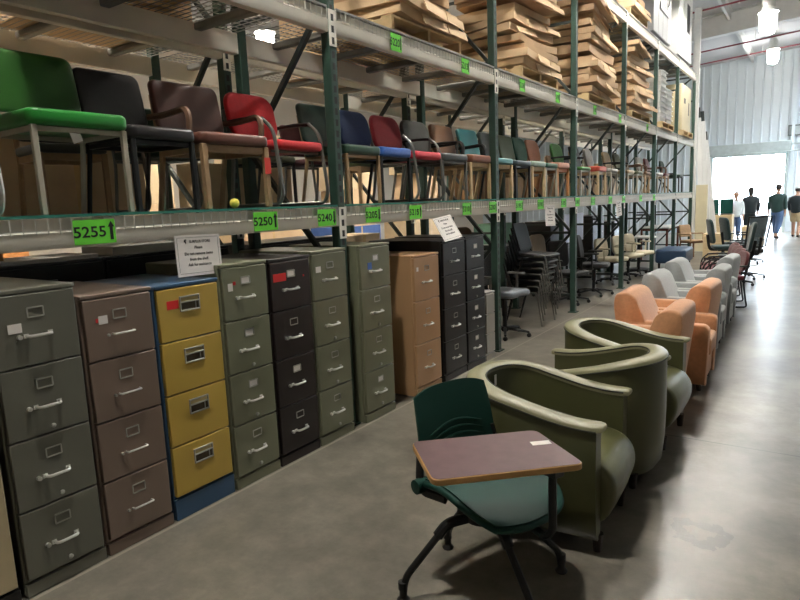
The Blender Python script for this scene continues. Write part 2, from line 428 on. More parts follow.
def bin_tag(y, lev, num, arrow, w=.16, h=.115):
    """green location label on the beam: number and bold arrow"""
    i = max(k for k in range(7) if UP[k] < y*1.031); t = TAGS[(i, lev)]; z0, z1 = LEV[lev]; y0 = UP[i]+.0375
    yc = y*1.031-y0; zc = (z1-z0)/2
    tg = MB().box((.0425, yc, zc), (.002, w, h)).build('bin_label', tag_green, t, label='lime green location label reading '+num)
    text('number', num, h*.62, ink, T(.0440, yc-w*.12, zc-h*.02) @ TEXTROT, tg, squeeze=1.12*w/.20, bold=.0012)
    a = MB(); x = w*.40; u = 1 if arrow > 0 else -1
    a.prism([(yc+x-.008*w/.2, zc-u*h*.36), (yc+x+.008*w/.2, zc-u*h*.36), (yc+x+.008*w/.2, zc+u*h*.18), (yc+x+.016*w/.2, zc+u*h*.18), (yc+x, zc+u*h*.42), (yc+x-.016*w/.2, zc+u*h*.18), (yc+x-.008*w/.2, zc+u*h*.18)], .0436, .0442, axis='x')
    a.build('arrow', ink, tg)
for y, n, a, w in ((1.555, '5255', 1, .205), (2.62, '5250', 1, .20), (3.18, '5240', -1, .19), (3.705, '5205', -1, .19), (4.29, '5215', 1, .19), (5.19, '5210', -1, .18), (5.75, '5200', 1, .18),
                   (6.42, '5195', 1, .2), (7.05, '5190', 1, .2), (7.85, '5185', 1, .2), (8.40, '5180', 1, .18), (9.1, '5175', 1, .2), (10.0, '5170', 1, .2), (10.8, '5165', 1, .2), (12.0, '5160', 1, .2), (13.1, '5155', 1, .2)):
    bin_tag(y, 0, n, a, w)
for y, n, a in ((4.10, '5220', 1), (5.22, '5213', 1), (6.53, '5208', 1), (7.63, '5198', 1), (9.15, '5188', 1), (10.5, '5178', 1), (12.4, '5168', 1)):
    bin_tag(y, 1, n, a, .15, .13)
# ---------------------------------------------------------------- paper notices taped to the beam
def notice(y0, y1, z0, z1, lean, label, out=0):
    y0 *= 1.03; y1 *= 1.03; w, h = y1-y0, z1-z0
    t = thing('paper_notice', label, 'sign', (-2.838, (y0+y1)/2, z1), group='paper notices on the chair shelf beam')
    M = Matrix.Rotation(lean, 4, 'X') @ Matrix.Rotation(-out, 4, 'Y')
    MB().sheet(lambda u, v: (.004+.010*math.sin(u*PI)*0+.012*v*v, (u-.5)*w, -v*h), 6, 6, .0012, M=M).build('sheet', paper, t)
    F = lambda z: M @ T(.0045+.012*(z/h)**2+.001, 0, -z) @ TEXTROT
    s = h/.22
    rows = [('SURPLUS STORE', .036, .020, .012), ('Please', .068, .022, 0), ('Do not remove items', .101, .022, 0), ('from the shelf.', .131, .022, 0), ('Ask for assistance', .160, .022, 0)]
    for b, z, sz, off in rows:
        text('printed_line', b, sz*s, ink, F(z*s) @ T(off, 0, 0), t, squeeze=.95, bold=.0004)
    # crested helmet emblem beside the heading
    hp = [(-.009, .002), (-.007, .010), (-.001, .014), (.006, .013), (.009, .008), (.004, .008), (.001, .004), (.007, .002), (.004, -.003), (.006, -.010), (.002, -.011), (-.001, -.004), (-.004, -.003), (-.006, -.001)]
    MB().prism([(a*s, b*s) for a, b in hp], 0, .0004, axis='z', M=F(.036*s) @ T(-.083, 0, 0)).build('emblem', ink, t)
    fr = MB(); x, zt, zb = w*.45, h*.06, h*.93
    for a, b, c, d in ((0, zt, w*.9, .0015), (0, zb, w*.9, .0015)): fr.box((0, 0, 0), (c, d, .0003), M=F(b))
    for sx in (-x, x):
        for q in range(6):
            zz = zt+(zb-zt)*(q+.5)/6
            fr.box((0, 0, 0), (.0015, (zb-zt)/6, .0003), M=F(zz) @ T(sx, 0, 0))
    fr.build('border', ink, t)
notice(1.965, 2.255, 1.305, 1.528, R(-1), 'white paper notice hanging over the yellow cabinet, closest to the camera')
notice(4.54, 4.85, 1.285, 1.52, R(5), 'white paper notice hanging askew over the black cabinets', R(26))
notice(7.17, 7.50, 1.30, 1.56, R(-2), 'white paper notice hanging over the stack of black chairs')
notice(10.3, 10.62, 1.30, 1.56, R(3), 'white paper notice farthest down the rack, beyond the third visible green post')
# ---------------------------------------------------------------- filing cabinets
def cabinet(y0, y1, H, front, side, label, n=4, depth=.68, x=-2.78, style='arch', plinth=None, base=.075, extras=(), ledge=True, lock=None, holder=True, grp='filing cabinets along the rack', cardin=None, seams=None):
    w = y1-y0-.006
    t = thing('filing_cabinet', label, 'cabinet', (x, (y0+y1)/2, 0), group=grp)
    MB().box((-depth/2-.02, 0, H/2), (depth, w, H)).build('body', side, t, bevel=.006)
    MB().box((-.012, 0, base/2-.005), (.02, w-.004, base-.014)).build('base_panel', plinth or side, t, bevel=.003)
    MB().box((-.010, 0, H-.010), (.024, w-.002, .019)).build('top_rail', plinth or side, t, bevel=.004)
    hs = (H-.022-base)/n
    for k in range(n):
        z0 = base+hs*k+.004; z1 = base+hs*(k+1)-.003; zc = (z0+z1)/2; h = z1-z0
        d = MB().box((-.009, 0, zc), (.026, w-.022, h)).build('drawer', front, t, bevel=.004)
        top = k == n-1
        if style == 'arch':
            zh = z0+h*.42; hw = .050
            MB().tube([(.002, -hw, zh), (.028, -hw+.004, zh), (.034, -hw+.016, zh), (.034, hw-.016, zh), (.028, hw-.004, zh), (.002, hw, zh)], .0074, 8, rad=.010).box((.006, -hw, zh), (.008, .020, .018)).box((.006, hw, zh), (.008, .022, .020)).build('handle', chrome, d, bevel=.002)
            MB().tube([(.002, -hw-.028, zh), (.020, -hw-.028, zh)], .010, 10).build('thumb_latch', chrome, d)
            if lock and not top or lock == 'all': MB().lathe([(.010, 0), (.011, .008), (.006, .011)], 12, M=T(.003, .012, z0+.028) @ rot(0, PI/2, 0)).build('lock', steel, d)
            if holder: holder_(d, zc+h*.24, .066, .040, cardin if cardin and (isinstance(cardin, str) or k in cardin) else None, steel)
        elif style == 'thin':
            zh = z0+h*.40
            MB().tube([(.002, -.045, zh), (.024, -.045, zh), (.024, .062, zh), (.002, .062, zh)], .0052, 8, rad=.006).build('handle', chrome, d)
            MB().tube([(.002, -.066, zh-.002), (.015, -.066, zh-.002)], .007, 8).build('thumb_latch', steel, d)
            holder_(d, zc+h*.22, .066, .042, None, steel)
        elif style == 'recess':
            zh = z0+h*.68; f = MB()
            for c, s in (((.006, 0, zh+.038), (.010, .126, .008)), ((.006, 0, zh-.036), (.010, .126, .008)), ((.006, 0, zh+.010), (.012, .126, .008)), ((.006, -.060, zh), (.010, .007, .078)), ((.006, .060, zh), (.010, .007, .078)), ((.006, .036, zh-.012), (.008, .004, .04))): f.box(c, s)
            f.build('handle_frame', steel, d, bevel=.0015)
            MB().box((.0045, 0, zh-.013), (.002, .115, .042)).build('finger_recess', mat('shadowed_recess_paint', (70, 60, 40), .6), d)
            MB().box((.0048, 0, zh+.025), (.002, .112, .022)).build('card', mat('aged_card', (188, 170, 120), .8), d)
    for (kind, yy, zz, sw, sh, m_) in extras:
        MB().box((.0050, yy, zz), (.0012, sw, sh)).build(kind, m_, t)
    return t
def holder_(d, z, w, h, card, m_):
    f = MB(); b = .006
    for c, s in (((.005, 0, z+h/2), (.004, w, b)), ((.005, 0, z-h/2), (.004, w, b)), ((.005, -w/2, z), (.004, b, h)), ((.005, w/2, z), (.004, b, h))): f.box(c, s)
    f.build('card_holder', m_, d)
    if card: MB().box((.0045, 0, z), (.001, w-.008, h-.008)).build('card', paper, d)
ENAMEL_R = .34
gg = mat('grey_green_enamel', (118, 120, 98), ENAMEL_R, var=.05, scale=2)
gs = mat('slate_green_enamel', (106, 106, 95), ENAMEL_R, var=.05, scale=2)
taupe = mat('taupe_enamel', (124, 107, 95), ENAMEL_R, var=.05, scale=2)
yel = mat('mustard_enamel', (194, 164, 78), ENAMEL_R, var=.05, scale=2)
blu = mat('blue_enamel', (52, 84, 116), ENAMEL_R, var=.05, scale=2)
dkb = mat('dark_brown_enamel', (34, 26, 25), .38, var=.05, scale=2)
tanE = mat('tan_enamel', (178, 141, 104), ENAMEL_R, var=.05, scale=2)
blkE = mat('black_enamel', (24, 24, 25), .35, var=.05, scale=2)
gryE = mat('light_grey_enamel', (150, 148, 140), ENAMEL_R, var=.05, scale=2)
beig = mat('beige_enamel', (190, 174, 140), .45, var=.05)
redst = mat('red_sticker', (214, 40, 40), .5, var=.02)
blust = mat('blue_sticker', (70, 104, 170), .5, var=.02)
S1 = lambda y, z, w=.05, h=.035: ('price_sticker', y, z, w, h, paper)
RS = lambda y, z, w=.05, h=.035: ('red_label', y, z, w, h, redst)
cabinet(.66, 1.055, 1.33, beig, blkE, 'black cabinet with beige drawers cut off by the left edge of the photo', n=2, style='arch')
cabinet(1.07, 1.445, 1.36, gs, gs, 'slate-green four-drawer cabinet with white stickers, nearest the camera on the left', lock=True, extras=(S1(-.09, 1.195, .055, .04), S1(-.09, 1.14, .002, .002)), cardin=None)
cabinet(1.45, 1.825, 1.29, taupe, taupe, 'taupe brown four-drawer cabinet with thin handles beside the yellow one', style='thin', extras=(S1(-.085, 1.165, .045, .04), RS(-.115, 1.165, .012, .02)))
cabinet(1.835, 2.245, 1.285, yel, blu, 'mustard yellow four-drawer cabinet with a blue frame', style='recess', base=.13, plinth=blu, extras=(RS(-.105, 1.175, .07, .045),), depth=.66)
cabinet(2.255, 2.62, 1.35, gg, gg, 'grey-green four-drawer cabinet between the yellow and the dark brown cabinets', lock=True, cardin=(1, 2, 3), extras=(S1(-.115, 1.215, .035, .045), RS(-.085, 1.235, .02, .02)))
cabinet(2.625, 3.005, 1.345, dkb, dkb, 'dark brown four-drawer cabinet with a bright red sticker', cardin=(1, 3), extras=(RS(-.10, 1.225, .11, .05), RS(.115, 1.215, .012, .012)))
cabinet(3.01, 3.385, 1.362, gg, gg, 'grey-green four-drawer cabinet left of the first green rack post', lock=True, extras=(S1(-.12, 1.235, .05, .04),))
cabinet(3.525, 3.925, 1.362, gg, gg, 'grey-green four-drawer cabinet right of the first green rack post', lock=True, cardin=(0, 3), extras=(('blue_label', -.075, 1.2, .05, .05, blust),))
cabinet(4.245, 4.675, 1.22, tanE, tanE, 'tan three-drawer cabinet standing before the black pair', n=3, extras=(S1(-.15, 1.10, .03, .035),), depth=.8)
cabinet(4.73, 5.165, 1.31, blkE, blkE, 'black four-drawer cabinet right beside the tan one', depth=.8, cardin=None)
cabinet(5.17, 5.57, 1.318, blkE, blkE, 'black four-drawer cabinet with white cards, farther of the black pair', depth=.8, cardin=(0, 1, 2, 3), lock=True)
cabinet(5.58, 5.80, .72, gryE, gryE, 'small light grey pedestal cabinet in front of the second green post', n=3, depth=.5, style='none')
# cabinets of the rear rack, only their dark tops show
for i, (y, h) in enumerate(((1.2, 1.375), (1.93, 1.375), (2.66, 1.375))):
    cabinet(y-.36, y+.36, h, blkE, blkE, 'wide black lateral cabinet behind the front cabinets, %s from the camera' % ORD[i], n=3, x=-3.99, depth=.5, grp='black cabinets in the rear rack')
cabinet(3.6, 4.72, 1.36, blkE, blkE, 'wide black lateral cabinet behind the tan cabinet', n=3, x=-3.99, depth=.5, grp='black cabinets in the rear rack')
cabinet(3.04, 3.36, 1.375, blkE, blkE, 'narrow black cabinet in the rear rack behind the dark brown cabinet', n=3, x=-3.99, depth=.5, grp='black cabinets in the rear rack')
# boxes and boards lying on those tops
def carton(loc, size, label, m_=None, rz=0, grp=None, tape=True):
    t = thing('cardboard_box', label, 'box', loc, rz, grp)
    w, d, h = size
    MB().box((0, 0, h/2), (w, d, h)).build('carton', m_ or cardboard, t, bevel=.004)
    if tape: MB().box((w/2+.0006, 0, h/2), (.001, .05, h*.98)).box((0, 0, h+.0006), (w*.98, .05, .001)).build('tape', mat('packing_tape', (206, 178, 132), .25), t)
    return t
for i, (y, w, h, l, m_) in enumerate(((1.10, .42, .11, 'long brown box lying under the shelf at the far left', cardboard_dark), (1.62, .24, .11, 'short brown box under the shelf below the first green label', cardboard_dark))):
    carton((-4.30, y, 1.3755), (.3, w, h), l, m_)
wb = mat('white_board', (214, 212, 206), .6)
tag(MB().box((0, 0, .012), (.42, .66, .024)).build('white_board', wb, bevel=.003), 'white board lying on the dark cabinets beneath the first green label', 'board', (-4.25, 1.95, 1.3755))
tag(MB().box((0, 0, .03), (.40, .62, .06)).build('white_board', wb, bevel=.003), 'thick white board lying on the dark cabinets left of the first green post', 'board', (-4.25, 2.7, 1.3755))
# ---------------------------------------------------------------- seating kinds
def vinyl(name, c, **k): return mat(name, c, .34, var=.06, scale=5, bump=.04, bscale=120, **k)
def fabric(name, c): return mat(name, c, .9, var=.08, scale=30, bump=.18, bscale=260, sheen=.25)
def side_chair(loc, rz, seat, back, fr, label, style='square', arms=None, thick=.06, grp='chairs lined up on the shelf', w=.44, armpad=None, backh=.315, roundback=.05, zs=.395):
    t = thing('side_chair', label, 'chair', loc, rz, grp)
    d = .45; hw = w/2
    MB().pad(d, w, thick, .045, .022, .012, M=T(0, 0, zs)).build('seat', seat, t)
    tilt = R(12); zb = zs+.105
    b = MB().pad(backh, w*.96, .045, roundback, .018, .006)
    b2 = MB()
    for p in b.v:
        x, y, z = p     # x up the back, z towards the sitter
        q = x+backh/2
        b2.v.append((-.235-math.tan(tilt)*q+z+.25*y*y*1.0, y, zb+q))
    b2.f = b.f; b2.build('backrest', back, t)
    if style == 'square' or style == 'wood':
        s = .034 if style == 'wood' else .026; fx = d/2-.025; fy = hw-.025; rx = -d/2+.03
        for sy in (-1, 1):
            MB().bar((fx, sy*fy, .0), (fx-.004, sy*fy, zs+.002), s).build('leg', fr, t, bevel=.004)
            MB().tube([(rx-.075, sy*fy, 0), (rx, sy*fy, zs-.02), (rx-.03, sy*fy, zb+.02), (rx-.075, sy*fy*.96, zb+backh*.7)], s*.55, 6, rad=.05).build('leg', fr, t)
        ah = .044 if style == 'wood' else .024
        a = MB().box((fx-.012, 0, zs-ah/2-.001), (s*.5, 2*fy, ah)).box((rx+.01, 0, zs-ah/2-.001), (s*.6, 2*fy, ah))
        for sy in (-1, 1): a.box(((fx+rx)/2, sy*fy, zs-ah/2-.001), (fx-rx, s*.6, ah))
        a.build('seat_frame', fr, t, bevel=.003)
    else:   # sled: bent tube loops
        fx = d/2-.03; fy = hw-.01; rx = -d/2-.03
        for sy in (-1, 1):
            pts = [(fx-.10, sy*fy, zs+.20), (fx-.0, sy*fy, zs+.12), (fx+.015, sy*fy, zs-.02), (fx+.05, sy*fy, .08), (fx+.01, sy*fy, .014), (rx, sy*fy, .014), (rx+.02, sy*fy, .10), (rx+.06, sy*fy, zs-.02), (rx-.02, sy*fy*.95, zb+backh*.6)]
            MB().tube(pts, .0125, 8, rad=.07).build('leg', fr, t)
        MB().tube([(fx-.03, -fy, zs-.012), (fx-.03, fy, zs-.012)], .010, 6).build('seat_rail', fr, t)
        MB().tube([(rx+.07, -fy, zs-.012), (rx+.07, fy, zs-.012)], .010, 6).build('seat_rail', fr, t)
    if arms:
        am = armpad or fr
        for sy in (-1, 1):
            y = sy*(hw+.012)
            if arms == 'wood':
                MB().tube([(.13, y, zs-.01), (.14, y, zs+.16), (.11, y, zs+.20), (-.10, y, zs+.185), (-.25, y, zs+.19)], .019, 6, rad=.05).build('armrest', am, t)
            else:
                MB().tube([(.10, y, zs+.195), (-.05, y, zs+.205), (-.23, y, zs+.20)], .020, 8, flat=.7).build('armrest', am, t)
                if style != 'sled': MB().tube([(.08, y, zs-.02), (.09, y, zs+.19)], .011, 6).build('arm_post', fr, t)
    return t
def star_base(t, m_, z0=.0, castors=True, r=.30, a0=.3):
    b = MB().lathe([(.035, .06), (.04, .07), (.04, .115), (.028, .125)], 12)
    for k in range(5):
        a = a0+2*PI*k/5; c, s = math.cos(a), math.sin(a)
        b.tube([(c*.02, s*.02, .10), (c*r*.6, s*r*.6, .085), (c*r, s*r, .065)], [.022, .018, .014], 6)
    bo = b.build('star_base', m_, t)
    for k in range(5):
        a = a0+2*PI*k/5; c, s = math.cos(a)*r, math.sin(a)*r
        MB().tube([(c, s-.012, .027), (c, s-.004, .027)], .026, 10).tube([(c, s+.004, .027), (c, s+.012, .027)], .026, 10).tube([(c, s, .027), (c, s, .07)], .007, 6).build('caster', black_plastic, bo)
def task_chair(loc, rz, seat, back, fr, label, arms=True, backstyle='pad', z=.44, grp='office chairs', bh=.42, bw=.42, a0=.3, name='task_chair', backz=.12, armm=None):
    t = thing(name, label, 'chair', loc, rz, grp)
    star_base(t, fr, a0=a0)
    MB().tube([(0, 0, .10), (0, 0, z-.02)], [.026]*2, 10).tube([(0, 0, .25), (0, 0, z-.02)], .034, 10).box((0, 0, z-.022), (.22, .16, .03)).build('gas_lift', black_metal, t)
    MB().pad(.46, .47, .075, .10, .03, .01, M=T(.02, 0, z)).build('seat', seat, t)
    tilt = R(9)
    if backstyle == 'pad':
        b = MB().pad(bh, bw, .06, .10, .026, .01); b2 = MB(); b2.f = b.f
        b2.v = [(-.25-math.tan(tilt)*(x+bh/2)+zz+.5*y*y, y, z+backz+x+bh/2) for x, y, zz in b.v]
        b2.build('backrest', back, t)
    else:
        fn = lambda u, v: (-.21-math.tan(tilt)*v*bh+.5*((u-.5)*bw)**2, (u-.5)*bw*(1-.10*(1-v)), z+backz+v*bh)
        MB().sheet(fn, 10, 10, .006).build('mesh_back', back, t)
        edge = [Vector(fn(i/8, 0)) for i in range(9)]+[Vector(fn(1, i/8)) for i in range(1, 9)]+[Vector(fn(1-i/8, 1)) for i in range(1, 9)]+[Vector(fn(0, 1-i/8)) for i in range(1, 8)]
        MB().tube(edge, .016, 8, closed=True).build('back_frame', black_plastic, t)
    MB().tube([(-.06, 0, z-.01), (-.24, 0, z-.005), (-.27, 0, z+.06), (-.275-.03, 0, z+backz+.18)], .018, 8, rad=.06, flat=1.6).build('back_bar', black_metal, t)
    if arms:
        for sy in (-1, 1):
            y = sy*.27
            MB().pad(.24, .07, .028, .03, .010, M=T(-.01, y, z+.235)).tube([(.0, sy*.15, z-.01), (.0, y, z-.005), (.0, y, z+.236)], .014, 8, rad=.05, flat=1.5).build('armrest', armm or black_plastic, t)
    return t
# ---------------------------------------------------------------- chairs on the shelf
SH = 1.6645
mgrey = mat('beige_steel', (178, 172, 156), .4, .2); dgrey = mat('grey_steel_tube', (112, 112, 108), .4, .5)
C = lambda n, c: vinyl('vinyl_'+n, c)
Fb = lambda n, c: fabric('fabric_'+n, c)
red_t = mat('red_paper_tag', (224, 70, 62), .6)
rows = [
 (1.00, Fb('maroon', (96, 36, 38)), None, chrome, 'sled', None, .06, 'maroon chair with bright chrome legs, cut off at the left edge of the shelf'),
 (1.61, C('green', (36, 128, 48)), C('green_back', (44, 92, 34)), mgrey, 'square', None, .075, 'bright green vinyl chair with beige metal legs on the shelf'),
 (2.045, C('black', (34, 32, 34)), None, black_metal, 'square', None, .07, 'black vinyl chair beside the bright green one on the shelf'),
 (2.50, C('brown', (108, 70, 60)), None, wood_tan, 'wood', 'wood', .07, 'brown vinyl chair with wooden legs and arms on the shelf'),
 (3.04, Fb('red', (196, 22, 32)), None, dgrey, 'sled', 'pad', .06, 'bright red fabric chair with grey tube frame on the shelf'),
 (3.74, C('dark_green', (48, 78, 62)), C('dark_green_back', (40, 56, 48)), wood_tan, 'square', None, .07, 'glossy dark green chair just right of the first green post on the shelf'),
 (4.18, Fb('blue', (44, 96, 178)), Fb('navy', (32, 54, 96)), black_metal, 'square', None, .075, 'blue chair with navy back between the dark green and crimson chairs on the shelf'),
 (4.67, Fb('crimson', (196, 34, 54)), Fb('dark_red', (140, 26, 36)), dgrey, 'sled', None, .065, 'crimson chair with tube legs beside the blue one on the shelf'),
 (5.17, C('charcoal', (70, 74, 74)), Fb('charcoal_back', (62, 64, 60)), dgrey, 'square', 'pad', .07, 'charcoal chair with armrests and grey legs on the shelf'),
 (5.70, C('chestnut', (134, 86, 64)), C('tan_back', (142, 104, 76)), wood_light, 'wood', 'wood', .08, 'chestnut chair with pale wooden legs left of the second green post'),
 (6.27, C('teal', (84, 140, 140)), C('teal_back', (42, 108, 112)), wood_light, 'wood', None, .07, 'teal chair with pale wooden legs right of the second green post'),
 (6.80, C('slate', (60, 78, 84)), C('slate_back', (44, 52, 50)), black_metal, 'square', None, .06, 'slate blue chair with black legs next to the teal one'),
 (7.28, C('sage', (132, 150, 134)), C('olive_back', (92, 104, 72)), wood_light, 'wood', None, .07, 'sage green chair with pale legs on the shelf'),
 (7.72, Fb('bottle', (34, 92, 74)), None, mgrey, 'square', None, .06, 'bottle green chair squeezed between the sage and the salmon chairs'),
 (8.16, Fb('salmon', (196, 138, 112)), None, mat('orange_wood', (190, 130, 80), .45), 'wood', None, .08, 'salmon chair with orange wooden legs left of the third green post'),
 (9.12, Fb('leaf', (66, 120, 58)), None, mgrey, 'square', 'pad', .05, 'leaf green chair with pale metal frame right of the third green post'),
 (9.95, Fb('brick', (188, 76, 58)), C('brick_back', (58, 50, 48)), wood_light, 'wood', None, .08, 'brick red chair with pale wooden legs in the fourth bay of the shelf'),
 (10.65, Fb('stone', (150, 148, 142)), None, mgrey, 'square', None, .06, 'stone grey chair left of the fourth green post on the shelf'),
 (11.75, Fb('sand', (176, 156, 126)), None, mgrey, 'square', 'pad', .06, 'sand coloured chair with armrests right of the fourth green post'),
 (12.45, Fb('olive', (96, 100, 76)), None, mgrey, 'square', None, .06, 'olive chair with pale metal legs in the fifth bay of the shelf'),
 (13.05, Fb('umber', (120, 92, 66)), None, wood_tan, 'wood', 'wood', .06, 'umber chair with wooden arms in the fifth bay of the shelf'),
 (14.25, Fb('pearl', (186, 186, 180)), None, mgrey, 'square', None, .06, 'pearl grey chair in the sixth bay of the shelf'),
 (14.95, Fb('plum', (96, 52, 58)), None, wood_tan, 'wood', 'wood', .06, 'plum chair with wooden arms in the sixth bay of the shelf'),
 (16.6, Fb('forest', (40, 66, 52)), None, black_metal, 'square', None, .06, 'forest green chair in the last bay of the shelf'),
]
for k, (y, s, b, fr, st, ar, th, lab) in enumerate(rows):
    pad = mat('worn_brown_wood', (112, 84, 66), .5) if ar == 'wood' else (black_plastic if ar else None)
    if fr is wood_light and ar == 'wood': pad = black_plastic
    ch = side_chair((-3.105, y+(.065 if k > 2 else .02), SH), random.uniform(-.03, .03), s, b or s, fr, lab, st, ar, th, armpad=pad, w={1: .475, 3: .51, 4: .46, 8: .48, 9: .46, 7: .46, 2: .41}.get(k, .44), roundback=.10 if 'fabric' in (b or s).name else .05, zs=.40 if k < 2 else .368)
    if k == 3:
        MB().box((.219, .226, .255), (.002, .05, .10)).build('price_tag', red_t, ch, label='red price tag')
    if k == 1:
        MB().box((0, 0, 0), (.002, .055, .065), M=T(.185, -.02, .365) @ rot(.35, 0, .2)).build('price_tag', paper, ch, label='cream price tag')
back_rows = [(1.5, 'umber', 'square'), (2.2, 'charcoal_back', 'wood'), (2.9, 'forest', 'sled'), (4.0, 'olive', 'square'), (4.7, 'plum', 'sled'), (5.35, 'olive_back', 'wood'), (6.6, 'slate_back', 'square'), (7.3, 'sand', 'wood'), (8.0, 'forest', 'square'), (9.3, 'plum', 'wood'), (10.2, 'pearl', 'square'), (11.9, 'umber', 'wood'), (12.8, 'charcoal_back', 'square'), (14.4, 'slate_back', 'wood')]
for k, (y, cname, st) in enumerate(back_rows):
    m_ = MATS.get('fabric_'+cname) or MATS.get('vinyl_'+cname)
    side_chair((-4.20, y, SH-.003), random.uniform(-.2, .2), m_, m_, wood_tan if st == 'wood' else black_metal if k % 2 else dgrey, '%s chair standing on the rear rack, %s from the camera in the row behind' % (cname.replace('_back', ''), ORD[k]), st, 'pad' if k % 3 == 0 else None, armpad=black_plastic, grp='chairs on the rear rack')
# lemon-yellow ball on the deck
tb = MB().lathe([(.004, -.029), (.017, -.024), (.027, -.011), (.029, 0), (.027, .011), (.017, .024), (.004, .029)], 20).build('ball', mat('lemon_felt', (214, 206, 90), .9))
tag(tb, 'small yellow ball lying on the shelf under the brown chair', 'ball', (-2.875, 2.49, SH+.029))
# large cartons at the back of the shelf
pale = mat('pale_carton', (206, 184, 150), .85, var=.06)
for i, (y, w, h, l) in enumerate(((1.35, 1.0, .62, 'large pale carton at the back of the shelf behind the green chair'), (2.5, 1.1, .56, 'large pale carton at the back of the shelf behind the brown chair'), (4.15, 1.2, .42, 'long pale carton at the back of the shelf behind the blue chair'))):
    carton((-4.71, y, SH-.003), (.26, w, h), l, pale)
for i, (y, w, h, c) in enumerate(((9.2, .9, .62, 'umber'), (10.6, 1.1, .8, 'tan'), (12.0, 1.0, .6, 'umber'), (13.0, .7, .85, 'tan'), (14.3, 1.1, .7, 'umber'), (16.6, 1.4, .8, 'tan'))):
    carton((-4.72, y, SH-.003), (.3, w, h), '%s box at the shelf back, %s box past the third green post' % (c, ORD[i]), cardboard if c == 'tan' else cardboard_dark)
# rack seen across the rear aisle, and its cartons
for k, (y, z, s, c) in enumerate(((3.2, 0, (.9, 1.3, 1.35), 'orange'), (5.6, 0, (.9, 1.2, 1.0), 'teal'), (8.2, 0, (.9, 1.6, 1.5), 'tan'), (10.9, 0, (.9, 1.4, 1.2), 'blue'), (13.8, 0, (.9, 1.6, 1.6), 'pale'))):
    m_ = {'orange': mat('orange_carton', (206, 140, 80), .8), 'teal': mat('teal_carton', (70, 140, 130), .8), 'tan': cardboard, 'blue': mat('blue_carton', (70, 100, 160), .8), 'pale': pale}[c]
    carton((-8.9, y, z), s, 'big %s box on the floor across the aisle behind the racks' % c, m_)
    carton((-8.9, y+.1, z+s[2]+.001), (.8, .9, .8), 'brown box stacked on the big %s box behind the racks' % c, cardboard)
    carton((-8.9, y, z+s[2]+.803), (.8, 1.1, .7), 'pale box topping the pile on the big %s box behind the racks' % c, pale)
# ---------------------------------------------------------------- cardboard on pallets
def pallet(loc, label, w=1.0, d=.9, grp='pallets on the cardboard shelf'):
    t = thing('pallet', label, 'pallet', loc, 0, grp)
    for y in (-w/2+.02, 0, w/2-.02): MB().box((0, y, .065), (d, .04, .09)).build('stringer', pine, t, bevel=.003)
    for k in range(5): MB().box((-d/2+.05+k*(d-.1)/4, 0, .119), (.10, w, .018)).build('deck_board', pine, t, bevel=.002)
    for k in (0, 2, 4): MB().box((-d/2+.05+k*(d-.1)/4, 0, .010), (.10, w, .018)).build('bottom_board', pine, t, bevel=.002)
    return t
flat_mats = [mat('flattened_carton_%s' % n, c, .85, var=.10, scale=4, bump=.08, bscale=20) for n, c in (('honey', (206, 178, 142)), ('tan', (196, 168, 134)), ('brown', (184, 154, 120)))]
def flat_mesh(seed):
    """a strapped bundle of folded cartons: two thick leaves, slightly shifted, with slits and loose flaps"""
    rn = random.Random(seed); mb = MB(); w, d = 1.0, .88; z = 0; th = .175
    for k in range(2):
        h = th/2*.97; a = rn.uniform(-.06, .06); W = w*rn.uniform(.88, 1.05); D = d*rn.uniform(.9, 1.04); b = rn.choice((0, .015, .03))
        M = T(rn.uniform(-.04, .05), rn.uniform(-.05, .05), z+h*.5) @ rot(0, R(rn.uniform(-2, 1)), a)
        mb.sheet(lambda u, v: ((u-.5)*D, (v-.5)*W, b*(2*abs(v-.5))**2), 3, 8, h*.93, M=M)
        y0 = rn.uniform(-W*.30, W*.05)            # a flap folded down over the front, with a gap beside it
        mb.box((.004, 0, -h*.55), (.005, W*.42, h*1.05), M=M @ T(D/2+.004, y0, h*.45) @ rot(0, R(rn.uniform(-30, -8)), R(rn.uniform(-3, 3))))
        mb.box((.004, 0, -h*.45), (.005, W*.36, h*.85), M=M @ T(D/2+.004, y0+W*.42, h*.40) @ rot(0, R(rn.uniform(-22, -5)), 0))
        z += th/2
    return mb
flats = [flat_mesh(k).build('flattened_carton', flat_mats[k % 3]) for k in range(6)]
def stack(x, y, z, n, where, pal=True, scale=(1, 1, 1), pitch=.18, lean=0, lev='cardboard shelf', grpn=''):
    if pal: pallet((x, y, z), 'wooden pallet under the flattened cardboard '+where, w=1.06*scale[1]); z += .129
    for k in range(n):
        src = flats[(k*5+int(y*7)) % 6]
        o = src.copy(); COL.objects.link(o)
        o.location = (x+random.uniform(-.03, .045), y+random.uniform(-.05, .05)+lean*k, z+k*pitch)
        o.rotation_euler = (random.uniform(-.02, .02), random.uniform(-.035, .035), random.uniform(-.09, .09)+(PI if k % 2 else 0))
        o.scale = (scale[0]*random.uniform(.95, 1.05), scale[1]*random.uniform(.9, 1.04), pitch/.18*random.uniform(.92, 1.08))
        tag(o, 'flattened carton, %s from the bottom, pile %s' % (ORD[k], where), 'carton', group='flattened cartons '+where)
M1 = LEV[1][1]+.0165; M2 = LEV[2][1]+.0165
stack(-3.32, 2.2, M1, 3, 'over the black and brown chairs', scale=(1, 1.15, 1), pitch=.18)
stack(-3.32, 4.78, M1, 6, 'right of the first green post', scale=(1, 1.08, 1), pitch=.19, lean=.012)
stack(-3.30, 7.30, M1, 7, 'right of the second green post', scale=(1, 1.08, 1), pitch=.185, lean=-.012)
stack(-3.30, 9.85, M1, 7, 'right of the third green post', scale=(1, 1.35, 1), pitch=.185)
stack(-3.30, 12.3, M1, 7, 'right of the fourth green post', scale=(1, 1.3, 1), pitch=.165, lean=-.015)
